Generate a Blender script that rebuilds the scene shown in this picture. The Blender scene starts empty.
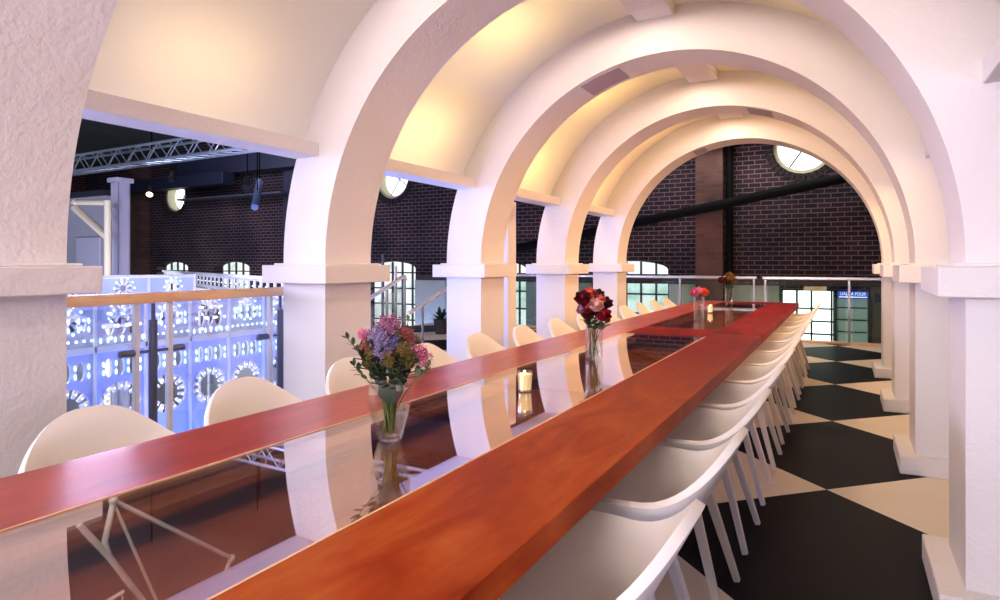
import bpy, bmesh, math, random
from mathutils import Vector, Matrix
random.seed(7)
PI = math.pi
scene = bpy.context.scene
COL = scene.collection

# ------------------------------------------------------------------ helpers
def lin(r, g, b):
    f = lambda c: (c/255/12.92) if c/255 <= .04045 else ((c/255+.055)/1.055)**2.4
    return (f(r), f(g), f(b), 1)

def link(o):
    COL.objects.link(o); return o

def obj(name, bm, mat, parent=None, smooth=None, normals=True):
    if normals:
        bmesh.ops.recalc_face_normals(bm, faces=bm.faces)
    me = bpy.data.meshes.new(name)
    bm.to_mesh(me); bm.free()
    if smooth:
        me.polygons.foreach_set('use_smooth', [True]*len(me.polygons))
        if smooth < 180:
            me.set_sharp_from_angle(angle=math.radians(smooth))
    if mat: me.materials.append(mat)
    o = link(bpy.data.objects.new(name, me))
    if parent: o.parent = parent
    return o

def tag(o, label=None, cat=None, group=None, kind=None):
    if label: o['label'] = label
    if cat: o['category'] = cat
    if group: o['group'] = group
    if kind: o['kind'] = kind
    return o

def thing(name, label, cat, loc=(0, 0, 0), rz=0, group=None, kind=None):
    o = link(bpy.data.objects.new(name, None))
    o.empty_display_size = .1
    o.location = loc; o.rotation_euler = (0, 0, rz)
    return tag(o, label, cat, group, kind)

def struct(name, bm, mat, parent=None, smooth=None):
    o = obj(name, bm, mat, parent, smooth)
    if not parent: o['kind'] = 'structure'
    return o

def dup(root, loc=None, rz=None, label=None):
    def cp(o, par):
        c = o.copy(); COL.objects.link(c)
        if par: c.parent = par
        for ch in [x for x in ALLCH.get(o.name, [])]:
            cp(ch, c)
        return c
    r = cp(root, None)
    if loc is not None: r.location = loc
    if rz is not None: r.rotation_euler = (0, 0, rz)
    if label: r['label'] = label
    return r
ALLCH = {}
def index_children():
    ALLCH.clear()
    for o in bpy.data.objects:
        if o.parent: ALLCH.setdefault(o.parent.name, []).append(o)

def B(): return bmesh.new()

def box(bm, x0, x1, y0, y1, z0, z1):
    v = [bm.verts.new(p) for p in ((x0,y0,z0),(x1,y0,z0),(x1,y1,z0),(x0,y1,z0),(x0,y0,z1),(x1,y0,z1),(x1,y1,z1),(x0,y1,z1))]
    for f in ((0,3,2,1),(4,5,6,7),(0,1,5,4),(1,2,6,5),(2,3,7,6),(3,0,4,7)):
        bm.faces.new([v[i] for i in f])
    return bm

def bevbox(bm, x0, x1, y0, y1, z0, z1, b=.004, seg=2):
    t = bmesh.new(); box(t, x0, x1, y0, y1, z0, z1)
    bmesh.ops.bevel(t, geom=t.edges[:], offset=b, segments=seg, affect='EDGES', profile=.6)
    me = bpy.data.meshes.new('t'); t.to_mesh(me); t.free(); bm.from_mesh(me); bpy.data.meshes.remove(me)
    return bm

def tube(bm, p0, p1, r0, r1=None, n=8, cap=True, rot=0):
    p0, p1 = Vector(p0), Vector(p1); r1 = r0 if r1 is None else r1
    d = (p1-p0).normalized()
    a = Vector((0,0,1)) if abs(d.z) < .9 else Vector((1,0,0))
    u = d.cross(a).normalized(); w = d.cross(u)
    A, Bq = [], []
    for i in range(n):
        t = 2*PI*i/n + rot; c = u*math.cos(t)+w*math.sin(t)
        A.append(bm.verts.new(p0+c*r0)); Bq.append(bm.verts.new(p1+c*r1))
    for i in range(n):
        j = (i+1) % n; bm.faces.new((A[i], A[j], Bq[j], Bq[i]))
    if cap:
        bm.faces.new(A); bm.faces.new(Bq)
    return bm

def path_tube(bm, pts, r, n=8):
    pts = [Vector(p) for p in pts]; rings = []
    for i, p in enumerate(pts):
        d = (pts[min(i+1, len(pts)-1)]-pts[max(i-1, 0)]).normalized()
        a = Vector((0,0,1)) if abs(d.z) < .9 else Vector((1,0,0))
        u = d.cross(a).normalized(); w = d.cross(u)
        rr = r(i/(len(pts)-1)) if callable(r) else r
        rings.append([bm.verts.new(p+(u*math.cos(2*PI*k/n)+w*math.sin(2*PI*k/n))*rr) for k in range(n)])
    for a, b in zip(rings, rings[1:]):
        for k in range(n):
            j = (k+1) % n; bm.faces.new((a[k], a[j], b[j], b[k]))
    bm.faces.new(rings[0]); bm.faces.new(rings[-1])
    return bm

def lathe(bm, prof, n=24, c=(0,0,0), twist=0, close=False):
    rings = []
    for k, (r, z) in enumerate(prof):
        rings.append([bm.verts.new((c[0]+r*math.cos(2*PI*i/n+twist*k), c[1]+r*math.sin(2*PI*i/n+twist*k), c[2]+z)) for i in range(n)])
    seq = list(zip(rings, rings[1:])) + ([(rings[-1], rings[0])] if close else [])
    for a, b in seq:
        for i in range(n):
            j = (i+1) % n
            if twist:
                bm.faces.new((a[i], a[j], b[i])); bm.faces.new((a[j], b[j], b[i]))
            else: bm.faces.new((a[i], a[j], b[j], b[i]))
    if not close:
        bm.faces.new(rings[0]); bm.faces.new(rings[-1])
    return bm

def sphere(bm, c, r, sub=2, sc=(1,1,1), rot=None):
    m = Matrix.Translation(c) @ (rot.to_4x4() if rot else Matrix()) @ Matrix.Diagonal((*sc, 1))
    bmesh.ops.create_icosphere(bm, subdivisions=sub, radius=r, matrix=m)
    return bm

def plate(outer, holes, t):
    """flat plate in local (a, b) with holes, thickness t along c; returns bmesh with verts (a, c, b)"""
    bm = bmesh.new()
    def loop(pts):
        vs = [bm.verts.new((p[0], 0, p[1])) for p in pts]
        return [bm.edges.new((vs[i], vs[(i+1) % len(vs)])) for i in range(len(vs))]
    es = loop(outer)
    for h in holes: es += loop(h)
    bmesh.ops.triangle_fill(bm, use_beauty=True, use_dissolve=False, edges=es)
    r = bmesh.ops.extrude_face_region(bm, geom=bm.faces[:])
    bmesh.ops.translate(bm, vec=(0, t, 0), verts=[v for v in r['geom'] if isinstance(v, bmesh.types.BMVert)])
    return bm

def circ(cx, cz, rx, rz=None, n=24, a0=0, a1=2*PI, full=True):
    rz = rx if rz is None else rz
    m = n if full else n+1
    return [(cx+rx*math.cos(a0+(a1-a0)*i/n), cz+rz*math.sin(a0+(a1-a0)*i/n)) for i in range(m)]

def arch_hole(x0, x1, z0, zs, zc, n=12):
    c = (x0+x1)/2; h = (x1-x0)/2
    return [(x0, z0), (x1, z0)] + [(c+h*math.cos(PI*i/n), zs+(zc-zs)*math.sin(PI*i/n)) for i in range(n+1)]

# ------------------------------------------------------------------ materials
def newmat(name):
    m = bpy.data.materials.new(name); m.use_nodes = True
    nt = m.node_tree; nt.nodes.clear()
    out = nt.nodes.new('ShaderNodeOutputMaterial')
    return m, nt, out
def N(nt, t, **kw):
    n = nt.nodes.new(t)
    for k, v in kw.items():
        if k in n.inputs: n.inputs[k].default_value = v
        else: setattr(n, k, v)
    return n
def pbr(name, color, rough=.5, metal=0, spec=.5, bump=0, bscale=20, vary=0, vscale=3, coat=0, sss=0, emit=None, es=0):
    m, nt, out = newmat(name)
    p = N(nt, 'ShaderNodeBsdfPrincipled', Roughness=rough, Metallic=metal)
    p.inputs['Base Color'].default_value = color
    p.inputs['Specular IOR Level'].default_value = spec
    p.inputs['Coat Weight'].default_value = coat
    if sss: p.inputs['Subsurface Weight'].default_value = sss; p.inputs['Subsurface Radius'].default_value = (.01,.006,.004)
    if emit: p.inputs['Emission Color'].default_value = emit; p.inputs['Emission Strength'].default_value = es
    L = nt.links
    tc = N(nt, 'ShaderNodeTexCoord')
    if bump:
        no = N(nt, 'ShaderNodeTexNoise', Scale=bscale, Detail=5.0)
        L.new(tc.outputs['Object'], no.inputs['Vector'])
        bu = N(nt, 'ShaderNodeBump', Strength=bump, Distance=.02)
        L.new(no.outputs['Fac'], bu.inputs['Height']); L.new(bu.outputs['Normal'], p.inputs['Normal'])
    if vary:
        no2 = N(nt, 'ShaderNodeTexNoise', Scale=vscale, Detail=4.0)
        L.new(tc.outputs['Object'], no2.inputs['Vector'])
        mx = N(nt, 'ShaderNodeMix', data_type='RGBA')
        mx.inputs[6].default_value = color
        mx.inputs[7].default_value = tuple(c*(1-vary) for c in color[:3]) + (1,)
        L.new(no2.outputs['Fac'], mx.inputs[0]); L.new(mx.outputs[2], p.inputs['Base Color'])
    L.new(p.outputs[0], out.inputs[0])
    return m

def plaster_mat():
    m, nt, out = newmat('white_plaster'); L = nt.links
    p = N(nt, 'ShaderNodeBsdfPrincipled', Roughness=.6)
    p.inputs['Specular IOR Level'].default_value = .3
    tc = N(nt, 'ShaderNodeTexCoord')
    a = N(nt, 'ShaderNodeTexNoise', Scale=9.0, Detail=6.0, Roughness=.62)
    b = N(nt, 'ShaderNodeTexNoise', Scale=55.0, Detail=3.0)
    L.new(tc.outputs['Object'], a.inputs['Vector']); L.new(tc.outputs['Object'], b.inputs['Vector'])
    ad = N(nt, 'ShaderNodeMath', operation='MULTIPLY_ADD'); ad.inputs[1].default_value = .35
    L.new(b.outputs['Fac'], ad.inputs[0]); L.new(a.outputs['Fac'], ad.inputs[2])
    bu = N(nt, 'ShaderNodeBump', Strength=.45, Distance=.02)
    L.new(ad.outputs[0], bu.inputs['Height']); L.new(bu.outputs['Normal'], p.inputs['Normal'])
    p.inputs['Base Color'].default_value = (.80, .775, .765, 1)
    L.new(p.outputs[0], out.inputs[0]); return m

def wood_mat(name, c1, c2, c3, rough=.22, scale=1.0, coat=.35, knots=True, spec=.5, ior=1.5, fade=None):
    m, nt, out = newmat(name); L = nt.links
    p = N(nt, 'ShaderNodeBsdfPrincipled', Roughness=rough)
    p.inputs['Coat Weight'].default_value = coat; p.inputs['Coat Roughness'].default_value = .2; p.inputs['Specular IOR Level'].default_value = spec; p.inputs['IOR'].default_value = ior
    tc = N(nt, 'ShaderNodeTexCoord')
    mp = N(nt, 'ShaderNodeMapping'); mp.inputs['Scale'].default_value = (5*scale, 1.7*scale, 5*scale)
    L.new(tc.outputs['Object'], mp.inputs['Vector'])
    n1 = N(nt, 'ShaderNodeTexNoise', Scale=1.2, Detail=5.0, Roughness=.55, Distortion=1.2)
    L.new(mp.outputs[0], n1.inputs['Vector'])
    mp2 = N(nt, 'ShaderNodeMapping'); mp2.inputs['Scale'].default_value = (46*scale, 4*scale, 46*scale)
    L.new(tc.outputs['Object'], mp2.inputs['Vector'])
    n2 = N(nt, 'ShaderNodeTexNoise', Scale=1.0, Detail=4.0, Distortion=.6)
    L.new(mp2.outputs[0], n2.inputs['Vector'])
    rp = N(nt, 'ShaderNodeValToRGB')
    e = rp.color_ramp.elements
    e[0].position = .28; e[0].color = c1; e[1].position = .72; e[1].color = c3
    k = e.new(.5); k.color = c2
    L.new(n1.outputs['Fac'], rp.inputs[0]); tone = rp.outputs[0]
    if fade:                                   # these boards grow redder along their length
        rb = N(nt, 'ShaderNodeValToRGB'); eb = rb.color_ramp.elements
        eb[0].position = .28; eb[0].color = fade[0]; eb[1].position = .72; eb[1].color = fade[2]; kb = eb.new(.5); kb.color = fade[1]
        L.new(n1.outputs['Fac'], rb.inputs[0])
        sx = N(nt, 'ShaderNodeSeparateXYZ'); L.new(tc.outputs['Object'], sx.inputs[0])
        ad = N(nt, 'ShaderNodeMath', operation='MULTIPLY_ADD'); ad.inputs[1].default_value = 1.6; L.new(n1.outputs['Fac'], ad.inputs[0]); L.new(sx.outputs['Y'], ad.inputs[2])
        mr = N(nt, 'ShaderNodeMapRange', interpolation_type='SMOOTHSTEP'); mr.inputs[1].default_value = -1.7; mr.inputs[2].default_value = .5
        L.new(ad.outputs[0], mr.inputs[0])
        mb = N(nt, 'ShaderNodeMix', data_type='RGBA'); L.new(mr.outputs[0], mb.inputs[0]); L.new(tone, mb.inputs[6]); L.new(rb.outputs[0], mb.inputs[7]); tone = mb.outputs[2]
    mx = N(nt, 'ShaderNodeMix', data_type='RGBA', blend_type='MULTIPLY'); mx.inputs[0].default_value = .30
    rp2 = N(nt, 'ShaderNodeValToRGB'); rp2.color_ramp.elements[0].position = .3; rp2.color_ramp.elements[0].color = (.55,.5,.5,1); rp2.color_ramp.elements[1].position = .62
    L.new(n2.outputs['Fac'], rp2.inputs[0])
    L.new(tone, mx.inputs[6]); L.new(rp2.outputs[0], mx.inputs[7])
    last = mx.outputs[2]
    if knots:
        vo = N(nt, 'ShaderNodeTexVoronoi', Scale=1.0)
        mp3 = N(nt, 'ShaderNodeMapping'); mp3.inputs['Scale'].default_value = (3.1*scale, 1.3*scale, 3.1*scale)
        L.new(tc.outputs['Object'], mp3.inputs['Vector']); L.new(mp3.outputs[0], vo.inputs['Vector'])
        rp3 = N(nt, 'ShaderNodeValToRGB'); rp3.color_ramp.elements[0].position = .03; rp3.color_ramp.elements[0].color = (.25,.2,.2,1); rp3.color_ramp.elements[1].position = .085
        L.new(vo.outputs['Distance'], rp3.inputs[0])
        m3 = N(nt, 'ShaderNodeMix', data_type='RGBA', blend_type='MULTIPLY'); m3.inputs[0].default_value = .8
        L.new(last, m3.inputs[6]); L.new(rp3.outputs[0], m3.inputs[7]); last = m3.outputs[2]
    L.new(last, p.inputs['Base Color'])
    bu = N(nt, 'ShaderNodeBump', Strength=.02, Distance=.002)
    L.new(n2.outputs['Fac'], bu.inputs['Height']); L.new(bu.outputs['Normal'], p.inputs['Normal'])
    L.new(p.outputs[0], out.inputs[0]); return m

def brick_mat(name, c1, c2, mortar, swap='XZ', streak=True):
    m, nt, out = newmat(name); L = nt.links
    p = N(nt, 'ShaderNodeBsdfPrincipled', Roughness=.85)
    p.inputs['Specular IOR Level'].default_value = .2
    tc = N(nt, 'ShaderNodeTexCoord'); sp = N(nt, 'ShaderNodeSeparateXYZ'); cb = N(nt, 'ShaderNodeCombineXYZ')
    L.new(tc.outputs['Object'], sp.inputs[0])
    L.new(sp.outputs['X' if swap[0] == 'X' else 'Y'], cb.inputs[0]); L.new(sp.outputs['Z'], cb.inputs[1])
    # slightly wavy courses
    nz = N(nt, 'ShaderNodeTexNoise', Scale=.9, Detail=3.0); L.new(cb.outputs[0], nz.inputs['Vector'])
    br = N(nt, 'ShaderNodeTexBrick', Scale=1.0)
    br.inputs['Brick Width'].default_value = .20; br.inputs['Row Height'].default_value = .081
    br.inputs['Mortar Size'].default_value = .0075; br.inputs['Mortar Smooth'].default_value = .15; br.inputs['Bias'].default_value = -.1
    br.inputs['Color1'].default_value = c1; br.inputs['Color2'].default_value = c2; br.inputs['Mortar'].default_value = mortar
    L.new(cb.outputs[0], br.inputs['Vector'])
    rp = N(nt, 'ShaderNodeValToRGB'); e = rp.color_ramp.elements
    e[0].position = .33; e[0].color = (.55,.52,.55,1); e[1].position = .7; e[1].color = (1.5,1.2,1.1,1)
    L.new(nz.outputs['Fac'], rp.inputs[0])
    mx = N(nt, 'ShaderNodeMix', data_type='RGBA', blend_type='MULTIPLY'); mx.inputs[0].default_value = .9
    L.new(br.outputs['Color'], mx.inputs[6]); L.new(rp.outputs[0], mx.inputs[7])
    L.new(mx.outputs[2], p.inputs['Base Color'])
    bu = N(nt, 'ShaderNodeBump', Strength=.5, Distance=.012, invert=True)
    L.new(br.outputs['Fac'], bu.inputs['Height']); L.new(bu.outputs['Normal'], p.inputs['Normal'])
    L.new(p.outputs[0], out.inputs[0]); return m

def floor_mat():
    m, nt, out = newmat('painted_diamond_floor'); L = nt.links
    p = N(nt, 'ShaderNodeBsdfPrincipled', Roughness=.5)
    p.inputs['Specular IOR Level'].default_value = .05
    tc = N(nt, 'ShaderNodeTexCoord'); sp = N(nt, 'ShaderNodeSeparateXYZ'); L.new(tc.outputs['Object'], sp.inputs[0])
    def mth(op, a, b=None):
        n = N(nt, 'ShaderNodeMath', operation=op)
        for i, x in enumerate((a, b)):
            if x is None: continue
            if isinstance(x, (int, float)): n.inputs[i].default_value = x
            else: L.new(x, n.inputs[i])
        return n.outputs[0]
    x = mth('ADD', sp.outputs[0], .0861); y = mth('SUBTRACT', sp.outputs[1], 3.9217)
    a = mth('FLOOR', mth('DIVIDE', mth('ADD', y, x), 1.7234)); b = mth('FLOOR', mth('DIVIDE', mth('SUBTRACT', y, x), 1.7234))
    par = mth('FLOORED_MODULO', mth('ADD', a, b), 2)
    no = N(nt, 'ShaderNodeTexNoise', Scale=2.2, Detail=5.0); L.new(tc.outputs['Object'], no.inputs['Vector'])
    r1 = N(nt, 'ShaderNodeValToRGB'); r1.color_ramp.elements[0].color = (.006,.0065,.008,1); r1.color_ramp.elements[1].color = (.013,.013,.015,1)
    r2 = N(nt, 'ShaderNodeValToRGB'); r2.color_ramp.elements[0].color = (.72,.64,.53,1); r2.color_ramp.elements[1].color = (.84,.76,.66,1)
    L.new(no.outputs['Fac'], r1.inputs[0]); L.new(no.outputs['Fac'], r2.inputs[0])
    mx = N(nt, 'ShaderNodeMix', data_type='RGBA')
    L.new(par, mx.inputs[0]); L.new(r1.outputs[0], mx.inputs[6]); L.new(r2.outputs[0], mx.inputs[7])
    L.new(mx.outputs[2], p.inputs['Base Color'])
    n2 = N(nt, 'ShaderNodeTexNoise', Scale=40.0, Detail=3.0); L.new(tc.outputs['Object'], n2.inputs['Vector'])
    bu = N(nt, 'ShaderNodeBump', Strength=.05, Distance=.004); L.new(n2.outputs['Fac'], bu.inputs['Height']); L.new(bu.outputs[0], p.inputs['Normal'])
    L.new(p.outputs[0], out.inputs[0]); return m

def sheet_glass(name, lo, hi, tint=(1,1,1,1), rough=0.0, gtint=(1,1,1,1)):
    m, nt, out = newmat(name); L = nt.links
    tr = N(nt, 'ShaderNodeBsdfTransparent'); tr.inputs[0].default_value = tint
    gl = N(nt, 'ShaderNodeBsdfGlossy', Roughness=rough); gl.inputs[0].default_value = gtint
    lw = N(nt, 'ShaderNodeLayerWeight', Blend=.5)
    mr = N(nt, 'ShaderNodeMapRange'); mr.inputs[3].default_value = lo; mr.inputs[4].default_value = hi
    L.new(lw.outputs['Facing'], mr.inputs[0])
    mx = N(nt, 'ShaderNodeMixShader')
    L.new(mr.outputs[0], mx.inputs[0]); L.new(tr.outputs[0], mx.inputs[1]); L.new(gl.outputs[0], mx.inputs[2])
    L.new(mx.outputs[0], out.inputs[0]); return m

def clear_glass(name, tint=(.97,.99,.98,1)):
    m, nt, out = newmat(name); L = nt.links
    p = N(nt, 'ShaderNodeBsdfPrincipled', Roughness=.0, IOR=1.45); p.inputs['Base Color'].default_value = tint
    p.inputs['Transmission Weight'].default_value = 1
    L.new(p.outputs[0], out.inputs[0]); return m

def backlit_vault():
    m, nt, out = newmat('backlit_vault_skin'); L = nt.links
    d = N(nt, 'ShaderNodeBsdfDiffuse'); d.inputs[0].default_value = (.84, .81, .74, 1)
    t = N(nt, 'ShaderNodeBsdfTranslucent'); t.inputs[0].default_value = (.98, .93, .78, 1)
    mx = N(nt, 'ShaderNodeMixShader'); mx.inputs[0].default_value = .45
    L.new(d.outputs[0], mx.inputs[1]); L.new(t.outputs[0], mx.inputs[2]); L.new(mx.outputs[0], out.inputs[0]); return m

def garden_pane():
    m, nt, out = newmat('daylit_ground_window_pane'); L = nt.links
    tc = N(nt, 'ShaderNodeTexCoord'); no = N(nt, 'ShaderNodeTexNoise', Scale=2.4, Detail=5.0); L.new(tc.outputs['Object'], no.inputs['Vector'])
    rp = N(nt, 'ShaderNodeValToRGB'); e = rp.color_ramp.elements
    e[0].position = .36; e[0].color = (.55,.68,.60,1); e[1].position = .56; e[1].color = (1,1,.94,1)
    k = e.new(.47); k.color = (.80,.92,.92,1)
    L.new(no.outputs['Fac'], rp.inputs[0])
    em = N(nt, 'ShaderNodeEmission', Strength=1.0); L.new(rp.outputs[0], em.inputs[0]); L.new(em.outputs[0], out.inputs[0]); return m

def vase_glass(name):
    m, nt, out = newmat(name); L = nt.links
    p = N(nt, 'ShaderNodeBsdfPrincipled', Roughness=.0, IOR=1.45); p.inputs['Transmission Weight'].default_value = 1
    tr = N(nt, 'ShaderNodeBsdfTransparent'); mx = N(nt, 'ShaderNodeMixShader'); mx.inputs[0].default_value = .40
    L.new(tr.outputs[0], mx.inputs[1]); L.new(p.outputs[0], mx.inputs[2]); L.new(mx.outputs[0], out.inputs[0]); return m

def emis(name, color, s):
    m, nt, out = newmat(name)
    e = N(nt, 'ShaderNodeEmission', Strength=s); e.inputs[0].default_value = color
    nt.links.new(e.outputs[0], out.inputs[0]); return m

M = dict(
    plaster=plaster_mat(),
    vault=backlit_vault(),
    soffit_panel=pbr('soffit_panel_paint', (.42, .36, .42, 1), .6, bump=.1),
    floor=floor_mat(),
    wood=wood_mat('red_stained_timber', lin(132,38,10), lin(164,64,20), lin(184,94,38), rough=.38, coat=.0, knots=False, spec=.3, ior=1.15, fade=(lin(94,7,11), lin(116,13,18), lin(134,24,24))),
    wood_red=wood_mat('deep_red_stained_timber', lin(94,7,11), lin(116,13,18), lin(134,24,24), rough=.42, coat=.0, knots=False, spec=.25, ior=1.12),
    wood_rose=wood_mat('rose_red_stained_timber', lin(140,36,18), lin(172,54,28), lin(192,78,42), rough=.30, coat=.2, knots=False),
    tray=wood_mat('brown_rough_timber', lin(188,92,58), lin(222,124,84), lin(236,146,104), rough=.5, coat=0),
    rebate=wood_mat('light_brown_timber', lin(206,116,70), lin(226,140,92), lin(236,160,112), rough=.5, coat=0),
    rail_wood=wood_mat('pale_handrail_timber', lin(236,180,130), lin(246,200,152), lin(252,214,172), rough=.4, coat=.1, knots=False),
    chair=pbr('white_moulded_plastic', (.80, .77, .72, 1), .36, spec=.45, bump=.01, bscale=80),
    chair_leg=pbr('white_painted_leg', (.78, .76, .74, 1), .4),
    brick=brick_mat('dark_red_brick', lin(46,33,39), lin(27,24,33), lin(96,88,96)),
    brick_side=brick_mat('dark_brick_side', lin(52,30,30), lin(34,20,22), lin(92,78,78), 'YZ'),
    pil=brick_mat('worn_orange_brick', lin(84,62,56), lin(70,52,48), lin(80,64,60)),
    dado=pbr('grey_green_render', lin(164,164,150), .8, bump=.2, vary=.35, vscale=2),
    ledge=pbr('dark_stained_ledge', lin(44,26,26), .6, vary=.4),
    voussoir=pbr('dark_header_brick', lin(34,22,25), .9, vary=.4),
    black=pbr('black_iron', lin(7,7,9), .8, spec=.1, vary=.2),
    navy=pbr('dark_navy_steel', lin(34,36,58), .5, vary=.3),
    roof=pbr('dark_roof_boards', lin(74,82,80), .85, vary=.6, vscale=1.2),
    steel=pbr('brushed_stainless_steel', lin(158,154,152), .28, metal=1, bump=.01),
    darksteel=pbr('dark_grey_steel', lin(98,100,116), .4, metal=.6),
    alu=pbr('silver_aluminium', lin(190,200,215), .35, metal=.7),
    cream=pbr('cream_painted_steel', lin(238,222,190), .45, vary=.1),
    lavender=pbr('pale_grey_painted_steel', lin(196,192,210), .5, vary=.15),
    greywall=pbr('grey_painted_blockwork', lin(168,166,178), .8, bump=.1, vary=.15),
    screen=pbr('pale_blue_painted_screen', lin(172,186,236), .5, bump=.02, vary=.08),  # blue light on the white boards is put into this base colour
    white=pbr('white_painted_wood', lin(226,226,232), .5, bump=.02, vary=.05),
    frame=pbr('dark_window_frame', lin(40,44,46), .5, vary=.2),
    reveal=pbr('pale_window_reveal', lin(190,186,160), .8, bump=.15, vary=.2),
    concrete=pbr('grey_concrete', lin(120,118,120), .8, bump=.1, vary=.3),
    table_glass=sheet_glass('bronze_mirror_glass', .05, .68, (.97,.94,.92,1), 0, (.98,.97,.96,1)),
    rail_glass=sheet_glass('balustrade_glass', .03, .45, (.93,.97,.97,1)),
    green_glass=sheet_glass('green_tinted_balustrade_glass', .02, .32, (.84,.93,.90,1)),
    pane=emis('daylit_window_pane', (1, 1, .95, 1), 2.3),
    pane_cool=garden_pane(),
    clear=sheet_glass('clear_vase_glass', .012, .40, (.985,.99,.985,1)), thick=vase_glass('thick_vase_base'),
    tumbler=sheet_glass('frosted_candle_glass', .12, .6, (1,.97,.9,1)),
    water=sheet_glass('vase_water', .01, .12, (.95,.96,.90,1)),
    wax=pbr('cream_candle_wax', (.9,.78,.5,1), .5, sss=.3, emit=(1,.72,.32,1), es=.75),
    flame=emis('candle_flame', (1,.7,.3,1), 14),
    bulb=emis('cool_white_led_bulb', (.66, .84, 1, 1), 3.2),
    bulb_warm=emis('warm_white_led_bulb', (1, .93, .78, 1), 2.2),
    lamp_on=emis('warm_stage_lamp', (1,.75,.45,1), 6),
    sign=emis('blue_backlit_sign', lin(60,84,190), 1.0),
    sign_text=emis('white_sign_lettering', (.85,.88,1,1), 1.2),
    purple=pbr('lilac_petal', lin(160,140,184), .7, vary=.45, vscale=60),
    violet=pbr('violet_blue_petal', lin(112,104,156), .7, vary=.45, vscale=60),
    mauve=pbr('mauve_pink_petal', lin(176,108,144), .7, vary=.5, vscale=60),
    pink=pbr('bright_pink_petal', lin(224,116,156), .6, vary=.3, vscale=60),
    rust=pbr('rust_pink_petal', lin(158,80,70), .7, vary=.4, vscale=60),
    olive=pbr('olive_gold_seedhead', lin(128,104,44), .8, vary=.5, vscale=80),
    darkred=pbr('dark_red_rose_petal', lin(112,10,34), .55, vary=.35, vscale=40),
    crimson=pbr('crimson_rose_petal', lin(168,14,46), .55, vary=.3, vscale=40),
    maroon=pbr('maroon_rose_petal', lin(62,8,26), .55, vary=.3, vscale=40),
    coral=pbr('coral_rose_petal', lin(236,112,96), .55, vary=.2, vscale=40),
    blush=pbr('blush_rose_petal', lin(246,196,184), .55, vary=.2, vscale=40),
    lilac=pbr('pale_lilac_petal', lin(206,150,196), .55, vary=.2, vscale=40),
    pinkpale=pbr('pale_pink_petal', lin(246,150,186), .55, vary=.2, vscale=40),
    orange=pbr('orange_petal', lin(240,90,50), .55, vary=.3, vscale=40),
    dried=pbr('brown_dried_flower', lin(122,84,34), .8, vary=.5, vscale=60),
    leaf=pbr('dark_green_leaf', lin(44,66,46), .5, vary=.35, vscale=30),
    leaf2=pbr('olive_green_leaf', lin(86,100,50), .5, vary=.35, vscale=30),
    stem=pbr('green_stem', lin(96,112,48), .6, vary=.3, vscale=30),
    pot=pbr('dark_plant_pot', lin(50,46,48), .6, vary=.2),
)

# ------------------------------------------------------------------ dimensions (metres; camera at the origin, 1.25 m up)
EYE = 1.25
XL, XR, W, TH, Y0, P = -2.642, .3726, .338, .40, 2.725, 1.785
XC = (XL+XR)/2; R = (XR-XL)/2; RO = R+W
ORD = ['first', 'second', 'third', 'fourth', 'fifth', 'sixth', 'seventh', 'eighth', 'ninth', 'tenth', 'eleventh', 'twelfth', 'thirteenth']

# ------------------------------------------------------------------ floor and shell
bm = B(); box(bm, -3.2, 2.6, -3.5, 11.15, -.25, 0); box(bm, -7.6, -3.2, 6.4, 11.15, -.25, 0)
struct('floor', bm, M['floor'])
bm = B(); box(bm, -22.5, 3.0, -7, 12.4, -3.2, -3.0); struct('floor_hall', bm, M['concrete'])
YW = 12.0
wins = [(-20.6, .75), (-17.85, .75), (-15.2, .75), (-12.35, .75), (-9.55, .75), (-6.67, .75), (-3.68, .75)]
ovals = [-20.45, -17.71, -9.49, -.62]
holes = [arch_hole(c-h, c+h, -.9, 1.13, 1.29) for c, h in wins]
holes += [circ(c, 3.28, .49) for c in ovals]
holes += [[(-.98, -.25), (-.17, -.25), (-.17, .80), (-.98, .80)]]
bm = plate([(-22.5, -3.2), (3.0, -3.2), (3.0, 6.6), (-22.5, 6.6)], holes, .42)
bmesh.ops.translate(bm, vec=(0, YW, 0), verts=bm.verts)
struct('wall_end', bm, M['brick'])
bm = B(); box(bm, -22.9, -22.5, -7, 12.4, -3.2, 6.6); struct('wall_left', bm, M['brick_side'])
bm = B(); box(bm, 2.6, 3.0, -7, 12.0, -3.0, 6.6); struct('wall_right', bm, M['brick_side'])
bm = B(); box(bm, -22.5, 2.6, -7.4, -7, -3.2, 6.6); struct('wall_front', bm, M['greywall'])
bm = B()
v = [bm.verts.new(p) for p in ((-22.9,-7.4,4.25),(3,-7.4,6.5),(3,12.4,6.5),(-22.9,12.4,4.25),(-22.9,-7.4,4.45),(3,-7.4,6.7),(3,12.4,6.7),(-22.9,12.4,4.45))]
for f in ((0,3,2,1),(4,5,6,7),(0,1,5,4),(1,2,6,5),(2,3,7,6),(3,0,4,7)): bm.faces.new([v[i] for i in f])
struct('ceiling_hall', bm, M['roof'])

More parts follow.
